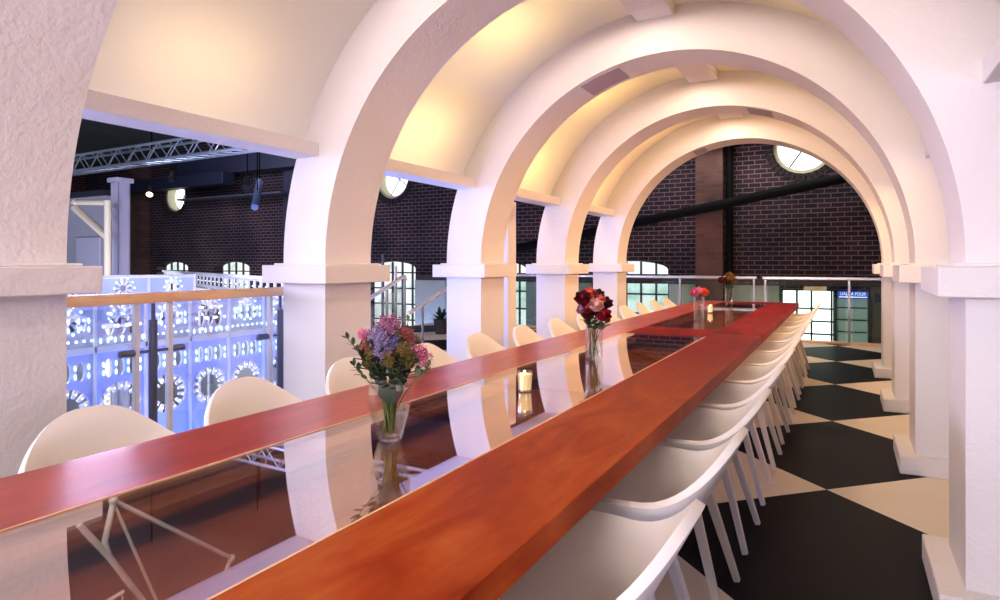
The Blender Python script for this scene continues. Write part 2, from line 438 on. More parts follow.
# windows of the end wall
for i, (c, h) in enumerate(wins):
    w = thing('window_%d' % (i+1), None, None, (c, YW+.3, 0), kind='structure')
    w['label'] = 'arched window with dark glazing bars low in the brick end wall'
    bm = B(); box(bm, -h-.02, h+.02, .02, .06, -.92, 1.3); obj('pane', bm, M['pane_cool'], w)
    bm = B()
    for k in range(6): x = -h + k*2*h/5; box(bm, x-.016, x+.016, -.03, .02, -.9, 1.28)
    for k in range(6): z = -.88 + k*.38; box(bm, -h, h, -.03, .02, z-.016, z+.016)
    obj('glazing_bars', bm, M['frame'], w)
for i, c in enumerate(ovals):
    w = thing('window_%d' % (i+8), None, None, (c, YW+.3, 3.28), kind='structure')
    w['label'] = 'round window with crossed glazing bars high in the brick end wall'
    bm = B(); bmesh.ops.create_circle(bm, cap_ends=True, radius=.5, segments=32, matrix=Matrix.Translation((0,.05,0)) @ Matrix.Rotation(PI/2, 4, 'X'))
    r = bmesh.ops.extrude_face_region(bm, geom=bm.faces[:]); bmesh.ops.translate(bm, vec=(0,.03,0), verts=[x for x in r['geom'] if isinstance(x, bmesh.types.BMVert)])
    obj('pane', bm, M['pane'], w)
    bm = B()
    for a in (.95, .95+PI/2): tube(bm, (-.48*math.cos(a), 0, -.48*math.sin(a)), (.48*math.cos(a), 0, .48*math.sin(a)), .014)
    obj('glazing_bars', bm, M['frame'], w)
    bm = plate(circ(0, 0, .488, n=32), [circ(0, 0, .43, n=32)], .26); bmesh.ops.translate(bm, vec=(0,-.25,0), verts=bm.verts)
    obj('reveal', bm, M['reveal'], w, 50)
    bm = B()
    for k in range(40):
        a = 2*PI*k/40; q = Matrix.Rotation(-a, 4, 'Y')
        t = bmesh.new(); bevbox(t, .495, .62, -.33, -.30, -.033, .033, .004, 1)
        bmesh.ops.transform(t, matrix=q, verts=t.verts); me = bpy.data.meshes.new('t'); t.to_mesh(me); t.free(); bm.from_mesh(me); bpy.data.meshes.remove(me)
    obj('brick_surround', bm, M['voussoir'], w)
# shop window at the right, under the ledge
w = thing('window_12', None, None, (-.575, YW+.25, 0), kind='structure'); w['label'] = 'gridded ground window behind the end balustrade'
bm = B(); box(bm, -.42, .42, .02, .05, -.25, .8); obj('pane', bm, M['pane'], w)
bm = B()
for x in (-.40, -.16, .07, .38): box(bm, x-.016, x+.016, -.03, .02, -.25, .8)
for z in (-.24, .02, .24, .46, .78): box(bm, -.42, .42, -.03, .02, z-.013, z+.013)
obj('glazing_bars', bm, M['frame'], w)
# ledge, dado, pilasters
bm = B(); bevbox(bm, -8.7, 2.6, YW-.10, YW-.005, .86, .985, .008); struct('trim_1', bm, M['ledge'])
bm = B()
for x0, x1 in ((-8.78, -7.45), (-5.9, -4.45), (-2.9, -1.0)): box(bm, x0, x1, YW-.05, YW-.004, -.6, .86)
struct('trim_2', bm, M['dado'])
bm = B(); box(bm, -22.4, -9.0, YW-.06, YW-.004, -3, -.95); struct('trim_6', bm, M['greywall'])
bm = B(); box(bm, -2.37, -1.9, YW-.28, YW-.002, -3, 6.3); struct('trim_3', bm, M['pil'])
bm = B(); box(bm, -19.9, -18.95, YW-.3, YW-.002, -3, 4.5); struct('trim_4', bm, M['pil'])
bm = B(); tube(bm, (-1.80, YW-.15, -3), (-1.80, YW-.15, 6.0), .06, n=12)
tag(obj('drainpipe', bm, M['black'], smooth=40), 'dark vertical drainpipe beside the brick pilaster', 'pipe')
bm = B(); tube(bm, (-7.2, YW-.36, 1.33), (.6, YW-.36, 2.74), .085, n=12)
tag(obj('raking_pipe', bm, M['black'], smooth=40), 'thick black pipe rising diagonally across the brick end wall', 'pipe')
bm = B(); box(bm, -12.9, -12.5, YW-.22, YW-.002, -3, 3.7); tag(obj('downpipe_casing', bm, M['navy']), 'dark vertical pipe casing on the far brick wall', 'pipe')
bm = B(); bevbox(bm, -16.9, -3.3, YW-.5, YW-.12, 3.7, 4.4, .01); struct('trim_5', bm, M['navy'])
bm = B(); bevbox(bm, -19.5, -14.6, YW-.75, YW-.35, 3.38, 3.72, .02); tag(obj('ventilation_duct', bm, M['navy']), 'long dark navy duct under the hall roof', 'duct')
bm = B(); bevbox(bm, -16.9, -12.7, YW-.5, YW-.12, 3.05, 3.1, .004); tag(obj('cable_tray', bm, M['darksteel']), 'thin grey cable tray on the far brick wall', 'cable tray')

# ------------------------------------------------------------------ arches
arch_words = ['nearest white plaster arch, cut off by the left edge of the photo', 'second white plaster arch, rising beside the vase of mixed flowers',
              'third white plaster arch with a purple soffit panel at upper left', 'fourth white plaster arch with a soffit panel just right of its crown', 'farthest and smallest white plaster arch, framing the brick wall']
def rib_mesh(y):
    bm = B(); n = 72; inn, out_ = [], []
    inn.append((XL, .10)); out_.append((XL-W, .10))
    for i in range(n+1):
        a = PI - PI*i/n
        inn.append((XC+R*math.cos(a), EYE+R*math.sin(a))); out_.append((XC+RO*math.cos(a), EYE+RO*math.sin(a)))
    inn.append((XR, .10)); out_.append((XR+W, .10))
    rings = []
    for (a, b), (c, d) in zip(inn, out_):
        rings.append([bm.verts.new(p) for p in ((a, y, b), (a, y+TH, b), (c, y+TH, d), (c, y, d))])
    for r0, r1 in zip(rings, rings[1:]):
        for k in range(4):
            j = (k+1) % 4; bm.faces.new((r0[k], r0[j], r1[j], r1[k]))
    bm.faces.new(rings[0]); bm.faces.new(rings[-1])
    return bm
panels = {1: (109.5, .105), 2: (73.5, .075), 3: (108.5, .05)}
for k in range(-1, 4):
    y = Y0+k*P
    t = thing('plaster_arch', arch_words[k+1], 'arch', (XC, y, 0), group='white plaster arches over the table')
    def sub(nm, bm, mat, sm=None):
        bmesh.ops.translate(bm, vec=(-XC, -y, 0), verts=bm.verts); return obj(nm, bm, mat, t, sm)
    sub('rib', rib_mesh(y), M['plaster'], 35)
    for x0, x1 in ((XL-W, XL), (XR, XR+W)):
        bm = B(); o = .088
        bevbox(bm, x0-o, x1+o, y-o, y+TH+o, EYE-.118, EYE-.012, .004, 1)
        bevbox(bm, x0-o*.45, x1+o*.45, y-o*.45, y+TH+o*.45, EYE-.012, EYE-.0005, .003, 1)
        sub('capital', bm, M['plaster'])
        bm = B(); bevbox(bm, x0-.085, x1+.085, y-.08, y+TH+.08, 0, .105, .004, 1); sub('plinth', bm, M['plaster'])
    if k in panels:
        a, half = panels[k]; a = math.radians(a); bm = B(); rr = R-.004; n = 6; rings = []
        for i in range(n+1):
            q = a+half*(1-2*i/n)
            rings.append([bm.verts.new((XC+r_*math.cos(q), yy, EYE+r_*math.sin(q))) for r_, yy in ((rr, y+.06), (rr, y+TH-.06), (rr+.012, y+TH-.06), (rr+.012, y+.06))])
        for r0, r1 in zip(rings, rings[1:]):
            for j in range(4): bm.faces.new((r0[j], r0[(j+1) % 4], r1[(j+1) % 4], r1[j]))
        bm.faces.new(rings[0]); bm.faces.new(rings[-1])
        o_ = sub('soffit_panel', bm, M['soffit_panel']); o_['label'] = 'darker purple rectangular panel in the soffit'
# vault bays, side ledges, ridge beams
def vault_mesh(y0, y1):
    bm = B(); n = 48; a0 = math.radians(22); rings = []
    for i in range(n+1):
        a = a0+(PI-2*a0)*i/n
        rings.append([bm.verts.new((XC+r*math.cos(a), yy, EYE+r*math.sin(a))) for r, yy in ((RO-.012, y0), (RO-.012, y1), (RO+.04, y1), (RO+.04, y0))])
    for r0, r1 in zip(rings, rings[1:]):
        for j in range(4): bm.faces.new((r0[j], r0[(j+1) % 4], r1[(j+1) % 4], r1[j]))
    bm.faces.new(rings[0]); bm.faces.new(rings[-1]); return bm
tn = 10
for k in range(-2, 3):
    y0 = Y0+k*P+TH+.0005; y1 = Y0+(k+1)*P-.0005
    struct('ceiling_vault_%d' % (k+3), vault_mesh(y0, y1), M['vault'], smooth=35)
    for x0, x1 in ((XL-.243, XL-.048), (XR+.048, XR+.243)):
        bm = B(); bevbox(bm, x0, x1, y0, y1, 1.873, 1.955, .003, 1); struct('trim_%d' % tn, bm, M['plaster']); tn += 1
    bm = B(); bevbox(bm, XC-.19, XC+.075, y0, y1, 3.005, 3.13, .003, 1); struct('trim_%d' % tn, bm, M['plaster']); tn += 1
# square post between the third and fourth arch
bm = B(); bevbox(bm, -3.10, -2.94, 5.55, 5.73, 0, 1.87, .004, 1)
tag(obj('square_post', bm, M['plaster']), 'slim square white post between the third and fourth arch', 'post')

# ------------------------------------------------------------------ table
TX0, TX1, TX2, TX3 = -1.7245, -1.3865, -.8277, -.5023
TY0, TYC0, TYC1, TY1 = -.35, 4.42, 4.93, 8.75
TZ = .75
table = thing('dining_table', 'very long red-stained timber table with mirrored glass inlay', 'table', ((TX0+TX3)/2, 4.2, 0))
def tsub(nm, bm, mat, sm=None, lab=None):
    bmesh.ops.translate(bm, vec=(-table.location.x, -table.location.y, 0), verts=bm.verts)
    o = obj(nm, bm, mat, table, sm)
    if lab: o['label'] = lab
    return o
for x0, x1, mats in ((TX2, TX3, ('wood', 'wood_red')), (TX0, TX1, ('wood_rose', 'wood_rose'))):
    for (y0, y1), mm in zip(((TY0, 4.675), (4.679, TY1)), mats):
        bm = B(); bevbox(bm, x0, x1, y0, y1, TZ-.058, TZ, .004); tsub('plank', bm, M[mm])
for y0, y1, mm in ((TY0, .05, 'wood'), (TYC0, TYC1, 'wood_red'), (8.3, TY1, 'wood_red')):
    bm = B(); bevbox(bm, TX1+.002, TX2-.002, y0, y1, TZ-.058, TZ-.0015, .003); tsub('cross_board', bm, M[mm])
for y0, y1 in ((.052, 2.297), (2.303, TYC0-.002), (TYC1+.002, 8.298)):
    bm = B(); box(bm, TX1+.003, TX2-.003, y0, y1, TZ-.010, TZ-.002); tsub('glass_inlay', bm, M['table_glass'], lab='bronze mirrored glass pane set flush in the tabletop')
bm = B(); box(bm, TX1-.04, TX2+.04, TY0+.05, TY1-.05, TZ-.125, TZ-.10); tsub('tray_board', bm, M['tray'])
for x0 in (TX1-.04, TX2+.012):
    bm = B(); bevbox(bm, x0, x0+.028, TY0+.05, TY1-.05, TZ-.10, TZ-.0585, .002); tsub('apron', bm, M['rebate'])
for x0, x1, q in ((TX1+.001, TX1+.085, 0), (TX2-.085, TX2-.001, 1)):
    bm = B(); bevbox(bm, x0, x1, .06, TYC0-.01, TZ-.052, TZ-.03, .002); bevbox(bm, x0, x1, TYC1+.01, 8.29, TZ-.052, TZ-.03, .002); tsub('rebate_strip', bm, M['rebate'])
    bm = B(); xe = TX1-.0005 if q == 0 else TX2-.005; bevbox(bm, xe, xe+.0055, .06, TYC0, TZ-.012, TZ+.0006, .0005, 1); tsub('edge_strip', bm, M['rail_wood'])  # pale strip stands in for the highlight along the plank's edge
for y in (.35, 2.4, 4.6, 6.6, 8.4):
    for x0 in (TX1+.04, TX2-.14):
        bm = B(); bevbox(bm, x0, x0+.10, y-.05, y+.05, 0, TZ-.1255, .004); tsub('leg', bm, M['tray'])
    bm = B(); bevbox(bm, TX1+.14, TX2-.14, y-.03, y+.03, .12, .2, .004); tsub('stretcher', bm, M['tray'])

# ------------------------------------------------------------------ chairs
def sm(x, a, b):
    t = max(0, min(1, (x-a)/(b-a))); return t*t*(3-2*t)
def shell_bm():
    bm = B(); n = 64; rings = []
    ts = [0.0, .12, .25, .38, .48, .56, .64, .72, .80, .88, .94, 1.0]
    for i in range(n):
        ph = -PI + 2*PI*i/n            # 0 = back, +-pi = front
        a = abs(math.degrees(ph))
        # rim outline
        H = .43 + .22*(1-sm(a, 104, 158)) + .15*(1-sm(a, 3, 74))
        c, s = math.cos(ph), math.sin(ph)
        e = 2/2.4
        rx = .30 if c > 0 else .26
        rimx = -rx*math.copysign(abs(c)**e, c); rimy = .264*math.copysign(abs(s)**e, s)
        if c > 0: rimx *= 1.0
        e2 = 2/3.0
        bx = -(.118 if c > 0 else .24)*math.copysign(abs(c)**e2, c); by = .165*math.copysign(abs(s)**e2, s)
        front = sm(a, 120, 165)
        ring = []
        for t in ts:
            if t <= .48:
                q = t/.48*.82; x, y, z = bx*q, by*q, .425+.012*(q**2)
            else:
                q = (t-.48)/.52
                p0 = Vector((bx*.82, by*.82, .434)); p2 = Vector((rimx, rimy, H))
                p1 = Vector((bx*1.10, by*1.14, .440 + .03*(1-front)))
                w = p0*(1-q)**2 + p1*2*q*(1-q) + p2*q*q
                x, y, z = w
            ring.append((x, y, z))
        rings.append(ring)
    ctr = bm.verts.new((0, 0, .425)); V = []
    for r in rings: V.append([bm.verts.new(p) for p in r[1:]])
    for i in range(n):
        j = (i+1) % n
        bm.faces.new((ctr, V[i][0], V[j][0]))
        for k in range(len(ts)-2): bm.faces.new((V[i][k], V[i][k+1], V[j][k+1], V[j][k]))
    bmesh.ops.recalc_face_normals(bm, faces=bm.faces)
    return bm
def bake(o):
    dg = bpy.context.evaluated_depsgraph_get(); dg.update()
    me = bpy.data.meshes.new_from_object(o.evaluated_get(dg)); o.modifiers.clear(); o.data = me
def make_chair(label):
    t = thing('armchair', label, 'chair', group='white shell armchairs along the table')
    o = obj('seat_shell', shell_bm(), M['chair'], t, 180)
    md = o.modifiers.new('s', 'SOLIDIFY'); md.thickness = .02; md.offset = -1
    md = o.modifiers.new('b', 'BEVEL'); md.width = .006; md.segments = 2; md.limit_method = 'ANGLE'; md.angle_limit = math.radians(50)
    bpy.context.view_layer.update(); bake(o)
    o.data.polygons.foreach_set('use_smooth', [True]*len(o.data.polygons))
    for sx, sy in ((-1, -1), (-1, 1), (1, -1), (1, 1)):
        bm = B()
        tube(bm, (-.06 if sx < 0 else .10, .108*sy, .425), (-.180 if sx < 0 else .205, .182*sy, 0), .025, .0175, n=4, rot=PI/4)
        bmesh.ops.bevel(bm, geom=bm.edges[:], offset=.004, segments=1, affect='EDGES')
        obj('leg', bm, M['chair_leg'], t)
    bm = B()
    for sy in (-1, 1): tube(bm, (-.075, .112*sy, .398), (.11, -.112*sy, .398), .014, n=4, rot=PI/4)
    obj('seat_bracket', bm, M['chair_leg'], t)
    return t
lch = [1.115, 1.69, 2.29, 2.89, 3.49, 4.12, 4.74, 5.34, 5.95, 6.55, 7.15, 7.75, 8.35]
rch = [1.19+.625*k for k in range(12)]
first = make_chair('')
index_children()
used = False
for side, ys in (('right', rch), ('left', lch)):
    for i, y in enumerate(ys):
        loc = (-.548, y, 0) if side == 'right' else (-1.782, y, 0)
        rz = PI if side == 'right' else 0
        rz += random.uniform(-.03, .03)
        where = '%s from the camera in the %s row' % (ORD[i], 'aisle-side (right)' if side == 'right' else 'far-side (left)')
        if side == 'right' and i == 0: where = 'cut off at the bottom edge, nearest in the aisle-side (right) row'
        if side == 'left' and i == 0: where = 'nearest in the far-side (left) row, before the lit glass railing'
        lab = 'white plastic shell armchair, ' + where
        if not used:
            first.location = loc; first.rotation_euler = (0, 0, rz); first['label'] = lab; used = True
        else: dup(first, loc, rz, lab)

# ------------------------------------------------------------------ vases, flowers, candles
CA, SA = math.cos(math.radians(28.63)), math.sin(math.radians(28.63))
RIGHT = Vector((CA, SA, 0))
def toward(p): return Vector((-p[0], -p[1], 0)).normalized()

def petal(bm, c, d, up, w, l, cup, n=4):
    """curved petal from c growing along up, opening along d"""
    s = d.cross(up).normalized(); g = []
    for i in range(n+1):
        v = i/n; row = []
        for j in range(n+1):
            u = j/n*2-1
            ww = w*math.sin(PI*(.12+.80*v))**.7
            p = c + up*(l*v) + d*(cup*math.sin(v*PI*.6)*(1-.35*u*u)) + s*(u*ww)
            if v > .8: p += d*(.25*w*(v-.8)*5)
            row.append(bm.verts.new(p))
        g.append(row)
    for i in range(n):
        for j in range(n): bm.faces.new((g[i][j], g[i][j+1], g[i+1][j+1], g[i+1][j]))
def rose_bm(r, axis, dens=1):
    bm = B(); axis = Vector(axis).normalized()
    a = Vector((1,0,0)) if abs(axis.x) < .8 else Vector((0,1,0))
    u = axis.cross(a).normalized(); w = axis.cross(u)
    sphere(bm, axis*(r*.05), r*.42, 2, (1,1,1.15))
    for layer, (k, rad, l, op) in enumerate(((3, .10, .95, .30), (4, .16, .95, .45), (5, .22, .90, .68), (6, .26, .80, .92), (7, .28, .62, 1.05))):
        for i in range(k):
            t = 2*PI*(i/k)+layer*.7; d = u*math.cos(t)+w*math.sin(t)
            petal(bm, d*(r*rad)-axis*(r*.55), d, axis, r*(.40+.07*layer), r*1.25*l, r*op*.75)
    return bm
def cluster_bm(r, n, ps, sq=(1,1,1)):
    """flower head of many tiny florets packed on a dome"""
    bm = B()
    sphere(bm, (0,0,0), r*.5, 2, sq)
    for i in range(n):
        z = 1-2*(i+.5)/n; q = i*2.39996; rr = math.sqrt(1-z*z)
        d = Vector((rr*math.cos(q), rr*math.sin(q), z)); k = r*random.uniform(.5, 1.18)
        c = Vector((d.x*sq[0]*k, d.y*sq[1]*k, d.z*sq[2]*k))
        a = Vector((0,0,1)) if abs(d.z) < .8 else Vector((1,0,0))
        u = d.cross(a).normalized(); w = d.cross(u)
        for m in range(5):
            t = 2*PI*m/5+i; e = u*math.cos(t)+w*math.sin(t); f = u*math.cos(t+.6)+w*math.sin(t+.6)
            bm.faces.new([bm.verts.new(c-d*ps*.3), bm.verts.new(c+e*ps*.8+d*ps*.25), bm.verts.new(c+(e+f)*ps*.62+d*ps*.5), bm.verts.new(c+f*ps*.8+d*ps*.25)])
    return bm
def leaf_into(bm, p, d, l, w, droop=.2, n=5, side=None):
    d = Vector(d).normalized(); up = Vector((0,0,1))
    s = Vector(side) if side else d.cross(up)
    s = s.normalized() if s.length > .05 else Vector((1,0,0))
    nrm = s.cross(d).normalized(); L_, Rr, Cc = [], [], []
    for i in range(n+1):
        v = i/n; ww = w*math.sin(PI*min(1, max(.02, v)))**.75 if 0 < v < 1 else .0006
        c = Vector(p)+d*(l*v)-up*(droop*l*v*v)
        Cc.append(bm.verts.new(c-nrm*(ww*.18))); L_.append(bm.verts.new(c+s*ww)); Rr.append(bm.verts.new(c-s*ww))
    for i in range(n):
        bm.faces.new((L_[i], Cc[i], Cc[i+1], L_[i+1])); bm.faces.new((Cc[i], Rr[i], Rr[i+1], Cc[i+1]))
def stem_pts(base, off, top, n=9):
    b = Vector(base); t = Vector(top); o = Vector(off)
    mid = Vector((o.x*.25+t.x*.12, o.y*.25+t.y*.12, (b.z+t.z)*.5))
    return [b*(1-v)**2 + mid*(2*v*(1-v)) + t*v*v for v in [i/n for i in range(n+1)]]

def flower(name, label, cat, vase, spot, kind, mat, r, group, foot=None, zf=.02, stem_r=.0019, leaves=0, n=60, ps=.008, axis=None, sq=(1,1,1)):
    """one cut flower standing in a vase; spot = (right, height above the table, toward the camera)"""
    V = Vector((vase[0], vase[1], TZ)); tw = toward(vase)
    top = RIGHT*spot[0] + tw*spot[2] + Vector((0, 0, spot[1]))
    f = foot if foot else (random.uniform(-.022, .022), random.uniform(-.022, .022))
    base = Vector((f[0], f[1], zf))
    t = thing(name, label, cat, V, group=group)
    pts = stem_pts(base, (0,0,0), top)
    bm = path_tube(B(), pts, stem_r, 6); obj('stem', bm, M['stem'], t, 180)
    ax = axis if axis else (top-Vector((0,0,.10))).normalized()*.6 + tw*.55
    if kind == 'rose': bm = rose_bm(r, ax)
    elif kind == 'cluster': bm = cluster_bm(r, n, ps, sq)
    bmesh.ops.translate(bm, vec=top, verts=bm.verts)
    obj('bloom', bm, mat, t, 180, normals=False)
    for k in range(leaves):
        bm = B(); p = pts[6+(k % 2)]; a = random.uniform(0, 2*PI)
        leaf_into(bm, p, (math.cos(a), math.sin(a), .4), .05, .014); obj('leaf', bm, M['leaf'], t, 180, normals=False)
    return t
def sprig(label, vase, spot, group, mat, l=.05, w=.011, pairs=5, foot=None, name='leaf_sprig'):
    V = Vector((vase[0], vase[1], TZ)); tw = toward(vase)
    top = RIGHT*spot[0] + tw*spot[2] + Vector((0, 0, spot[1]))
    f = foot if foot else (random.uniform(-.022, .022), random.uniform(-.022, .022))
    t = thing(name, label, 'foliage', V, group=group)
    pts = stem_pts(Vector((f[0], f[1], .03)), (0,0,0), top, 14)
    obj('stem', path_tube(B(), pts, lambda v: .0025-.0012*v, 6), M['stem'], t, 180)
    bm = B()
    for k in range(pairs):
        i = 14-k; p = pts[i]; d = (pts[i]-pts[i-1]).normalized()
        for s in (-1, 1):
            a = Vector((0,0,1)) if abs(d.z) < .9 else Vector((1,0,0)); u = d.cross(a).normalized()
            q = random.uniform(0, 2*PI); side = (u*math.cos(q)+d.cross(u)*math.sin(q))*s
            leaf_into(bm, p, d*.75+side*.7, l*random.uniform(.7, 1.1), w, .1)
    obj('leaves', bm, mat, t, 180, normals=False)
    return t

def vase(label, pos, prof, n, twist, water_h, water_r, wall=.0035):
    t = thing('flower_vase', label, 'vase', (pos[0], pos[1], TZ), group='clear glass vases on the table')
    bm = B()
    inner = [(max(r-wall, .002), max(z, .012)) for r, z in reversed(prof)]
    lathe(bm, prof, n, twist=twist) if False else None
    full = prof + inner
    rings = []
    for k, (r, z) in enumerate(full):
        kk = k if k < len(prof) else 2*len(prof)-1-k
        rings.append([bm.verts.new((r*math.cos(2*PI*i/n+twist*kk+.3), r*math.sin(2*PI*i/n+twist*kk+.3), z)) for i in range(n)])
    for a, b in zip(rings, rings[1:]):
        for i in range(n): bm.faces.new((a[i], a[(i+1) % n], b[(i+1) % n], b[i]))
    bm.faces.new(rings[0]); bm.faces.new(rings[-1])
    obj('glass_body', bm, M['clear'], t, 24 if n < 12 else 40)
    bm = B(); lathe(bm, [(prof[0][0]-.004, .0015), (prof[1][0]-.005, .011)], max(n, 7)); obj('base', bm, M['thick'], t, 24)
    rt_, zt_ = prof[-1]; bm = B(); lathe(bm, [(rt_-.0040, zt_-.001), (rt_-.0018, zt_+.0018), (rt_+.0006, zt_-.001), (rt_-.0018, zt_-.003)], 32 if n > 12 else n, close=True); obj('rim', bm, M['thick'], t, 24)
    bm = B(); lathe(bm, [(r, z) for r, z in zip(water_r, water_h)], max(n, 8)); obj('water', bm, M['water'], t, 24 if n < 12 else 40)
    return t
V1, V2, V3, V4 = (-1.128, 1.417), (-1.147, 3.124), (-1.104, 5.611), (-1.19, 7.80)
vase('faceted clear glass vase of mixed purple and pink flowers, nearest on the table', V1, [(.034, .001), (.040, .02), (.063, .105), (.053, .208)], 7, .0, (.014, .10), (.030, .055))
cyl = [(.042, .001), (.045, .008), (.045, .21)]
vase('clear cylinder vase holding the red and coral roses', V2, cyl, 28, 0, (.013, .13), (.0405, .0405))
vase('clear cylinder vase holding the pink and orange blooms, just past the cross board', V3, cyl, 28, 0, (.013, .11), (.0405, .0405))
vase('clear cylinder vase of red and brown dried flowers, farthest down the table', V4, cyl, 28, 0, (.013, .10), (.0405, .0405))

G1 = 'stems in the nearest mixed bouquet'
flower('statice_flower', 'lilac flower head at the centre left of the nearest bouquet', 'flower', V1, (-.030, .288, .02), 'cluster', M['purple'], .033, G1, n=110, ps=.008)
flower('statice_flower', 'violet-blue flower head low in front of the nearest bouquet', 'flower', V1, (-.018, .252, .045), 'cluster', M['purple'], .024, G1, n=110, ps=.008)
flower('statice_flower', 'violet flower head right of the middle of the nearest bouquet', 'flower', V1, (.018, .272, .02), 'cluster', M['violet'], .024, G1, n=90, ps=.008)
flower('thistle_flower', 'mauve pink feathery flower at the top of the nearest bouquet', 'flower', V1, (-.002, .322, .0), 'cluster', M['mauve'], .034, G1, n=120, ps=.010, sq=(1.1,1.1,.85))
flower('thistle_flower', 'small pink flower at the left side of the nearest bouquet', 'flower', V1, (-.072, .298, .0), 'cluster', M['pink'], .016, G1, n=40, ps=.007)
flower('thistle_flower', 'rust pink flower on the upper right of the nearest bouquet', 'flower', V1, (.046, .292, .0), 'cluster', M['rust'], .026, G1, n=80, ps=.009)
flower('pincushion_flower', 'bright pink looped flower hanging at the right of the nearest bouquet', 'flower', V1, (.085, .242, .01), 'cluster', M['pink'], .028, G1, n=60, ps=.010)
flower('seed_head', 'olive gold seed head on the lower left of the nearest bouquet', 'flower', V1, (-.052, .245, .03), 'cluster', M['olive'], .028, G1, n=80, ps=.008, sq=(.8,.8,1.2))
flower('seed_head', 'olive gold seed head on the lower right of the nearest bouquet', 'flower', V1, (.05, .235, .04), 'cluster', M['olive'], .022, G1, n=60, ps=.008)
for lab, sp, m, rr in (('olive brown seed head between the lilac and pink flowers', (.036, .262, .045), 'olive', .020), ('olive brown seed head at the front of the nearest bouquet', (-.004, .238, .062), 'olive', .018), ('rusty seed head at the left of the nearest bouquet', (-.062, .27, .03), 'rust', .017)):
    flower('seed_head', lab, 'flower', V1, sp, 'cluster', M[m], rr, G1, n=55, ps=.008)
G1b = 'leaf sprigs in the nearest bouquet'
sprig('dark leaf sprig reaching furthest left from the nearest bouquet', V1, (-.118, .286, .0), G1b, M['leaf'], .034, .006, 6)
sprig('dark leaf sprig at mid height on the left of the nearest bouquet', V1, (-.085, .255, .02), G1b, M['leaf'], .035, .008, 5)
sprig('dark leaf sprig drooping low left over the vase rim', V1, (-.10, .212, .02), G1b, M['leaf'], .036, .007, 4)
sprig('thin sprig curling above the right of the nearest bouquet', V1, (.052, .338, .0), G1b, M['leaf2'], .022, .005, 4)
sprig('olive leaf sprig behind the pink looped flower', V1, (.07, .272, -.01), G1b, M['leaf2'], .035, .009, 5)
sprig('green leaf sprig drooping low right over the vase rim', V1, (.10, .205, .03), G1b, M['leaf2'], .042, .010, 4)
sprig('dark leaf sprig filling the front of the nearest bouquet', V1, (.012, .24, .05), G1b, M['leaf'], .040, .011, 5)
sprig('dark leaf sprig filling the front left of the nearest bouquet', V1, (-.035, .238, .045), G1b, M['leaf'], .040, .011, 5)
for lab, dx, z in (('broad green leaf pressed inside the nearest vase at left', -.022, .115), ('broad dark green leaf pressed inside the nearest vase at right', .018, .12)):
    tw = toward(V1); t = thing('broad_leaf', lab, 'foliage', (V1[0], V1[1], TZ), group='broad leaves inside the nearest vase')
    p = RIGHT*dx + tw*.036 + Vector((0, 0, z))
    bm = B(); leaf_into(bm, p+Vector((0,0,.065)), RIGHT*(.25 if dx < 0 else -.1)+Vector((0,0,-1)), .075, .023, 0, side=RIGHT); obj('blade', bm, M['leaf'], t, 180, normals=False)
    bm = path_tube(B(), [Vector((dx*.3, dx*.2, .03)), p*.6+Vector((0,0,.05)), p+Vector((0,0,.066))], .0018, 6); obj('stalk', bm, M['stem'], t, 180)
for i, (lab, sp, mm, l, w) in enumerate((('dark narrow leaf sprig poking up left of the lilac flower', (-.055, .29, -.01), 'leaf', .035, .007), ('olive sprig between the lilac and rust flowers', (.028, .30, .03), 'leaf2', .03, .007),
        ('dark sprig across the middle front of the nearest bouquet', (-.03, .255, .07), 'leaf', .035, .008), ('olive sprig low at the centre right of the nearest bouquet', (.04, .24, .05), 'leaf2', .036, .010),
        ('dark sprig at the lower left rim of the nearest bouquet', (-.07, .245, .04), 'leaf', .036, .009), ('dark sprig at the right shoulder of the nearest bouquet', (.065, .25, .04), 'leaf', .034, .008),
        ('olive sprig at the left shoulder of the nearest bouquet', (-.06, .272, .04), 'leaf2', .032, .008))):
    sprig(lab, V1, sp, G1b, M[mm], l, w, 6)
for lab, sp in (('dark leafy sprig crowding the vase rim at front left', (-.045, .228, .055)), ('dark leafy sprig crowding the vase rim at front right', (.03, .228, .055)), ('dark leafy sprig spreading over the right of the vase rim', (.078, .235, .03)), ('dark leafy sprig spreading over the left of the vase rim', (-.078, .232, .03))):
    sprig(lab, V1, sp, G1b, M['leaf'], .042, .012, 7)
G2 = 'roses in the second vase'
for lab, sp, m, r in (('dark red rose at the upper left of the rose vase', (-.058, .318, .01), 'darkred', .034), ('coral rose at the top of the rose vase', (-.022, .342, -.01), 'coral', .028),
        ('maroon rose at the top right of the rose vase', (.022, .336, -.01), 'maroon', .026), ('small coral rose above the blush rose', (.030, .312, .02), 'coral', .024),
        ('blush pink rose facing out of the middle of the rose vase', (.012, .283, .05), 'blush', .031), ('maroon rose at the right edge of the rose vase', (.060, .292, .0), 'maroon', .030),
        ('crimson rose at the lower right of the rose vase', (.046, .236, .04), 'crimson', .034), ('crimson rose left of the blush rose', (-.032, .268, .03), 'crimson', .032),
        ('pale lilac bloom at the lower left of the rose vase', (-.066, .258, .03), 'lilac', .020), ('dark red rose low in the middle of the rose vase', (-.03, .235, .03), 'darkred', .027)):
    flower('rose', lab, 'flower', V2, sp, 'rose', M[m], r*1.2, G2, leaves=1)
sprig('dark green leaf sprig under the roses at left', V2, (-.045, .215, .04), 'leaves under the roses', M['leaf'], .045, .014, 5)
sprig('dark green leaf sprig hanging right of the roses', V2, (.065, .195, .02), 'leaves under the roses', M['leaf2'], .05, .015, 5)
sprig('dark green leaf sprig in front under the blush rose', V2, (.01, .222, .05), 'leaves under the roses', M['leaf'], .05, .016, 6)
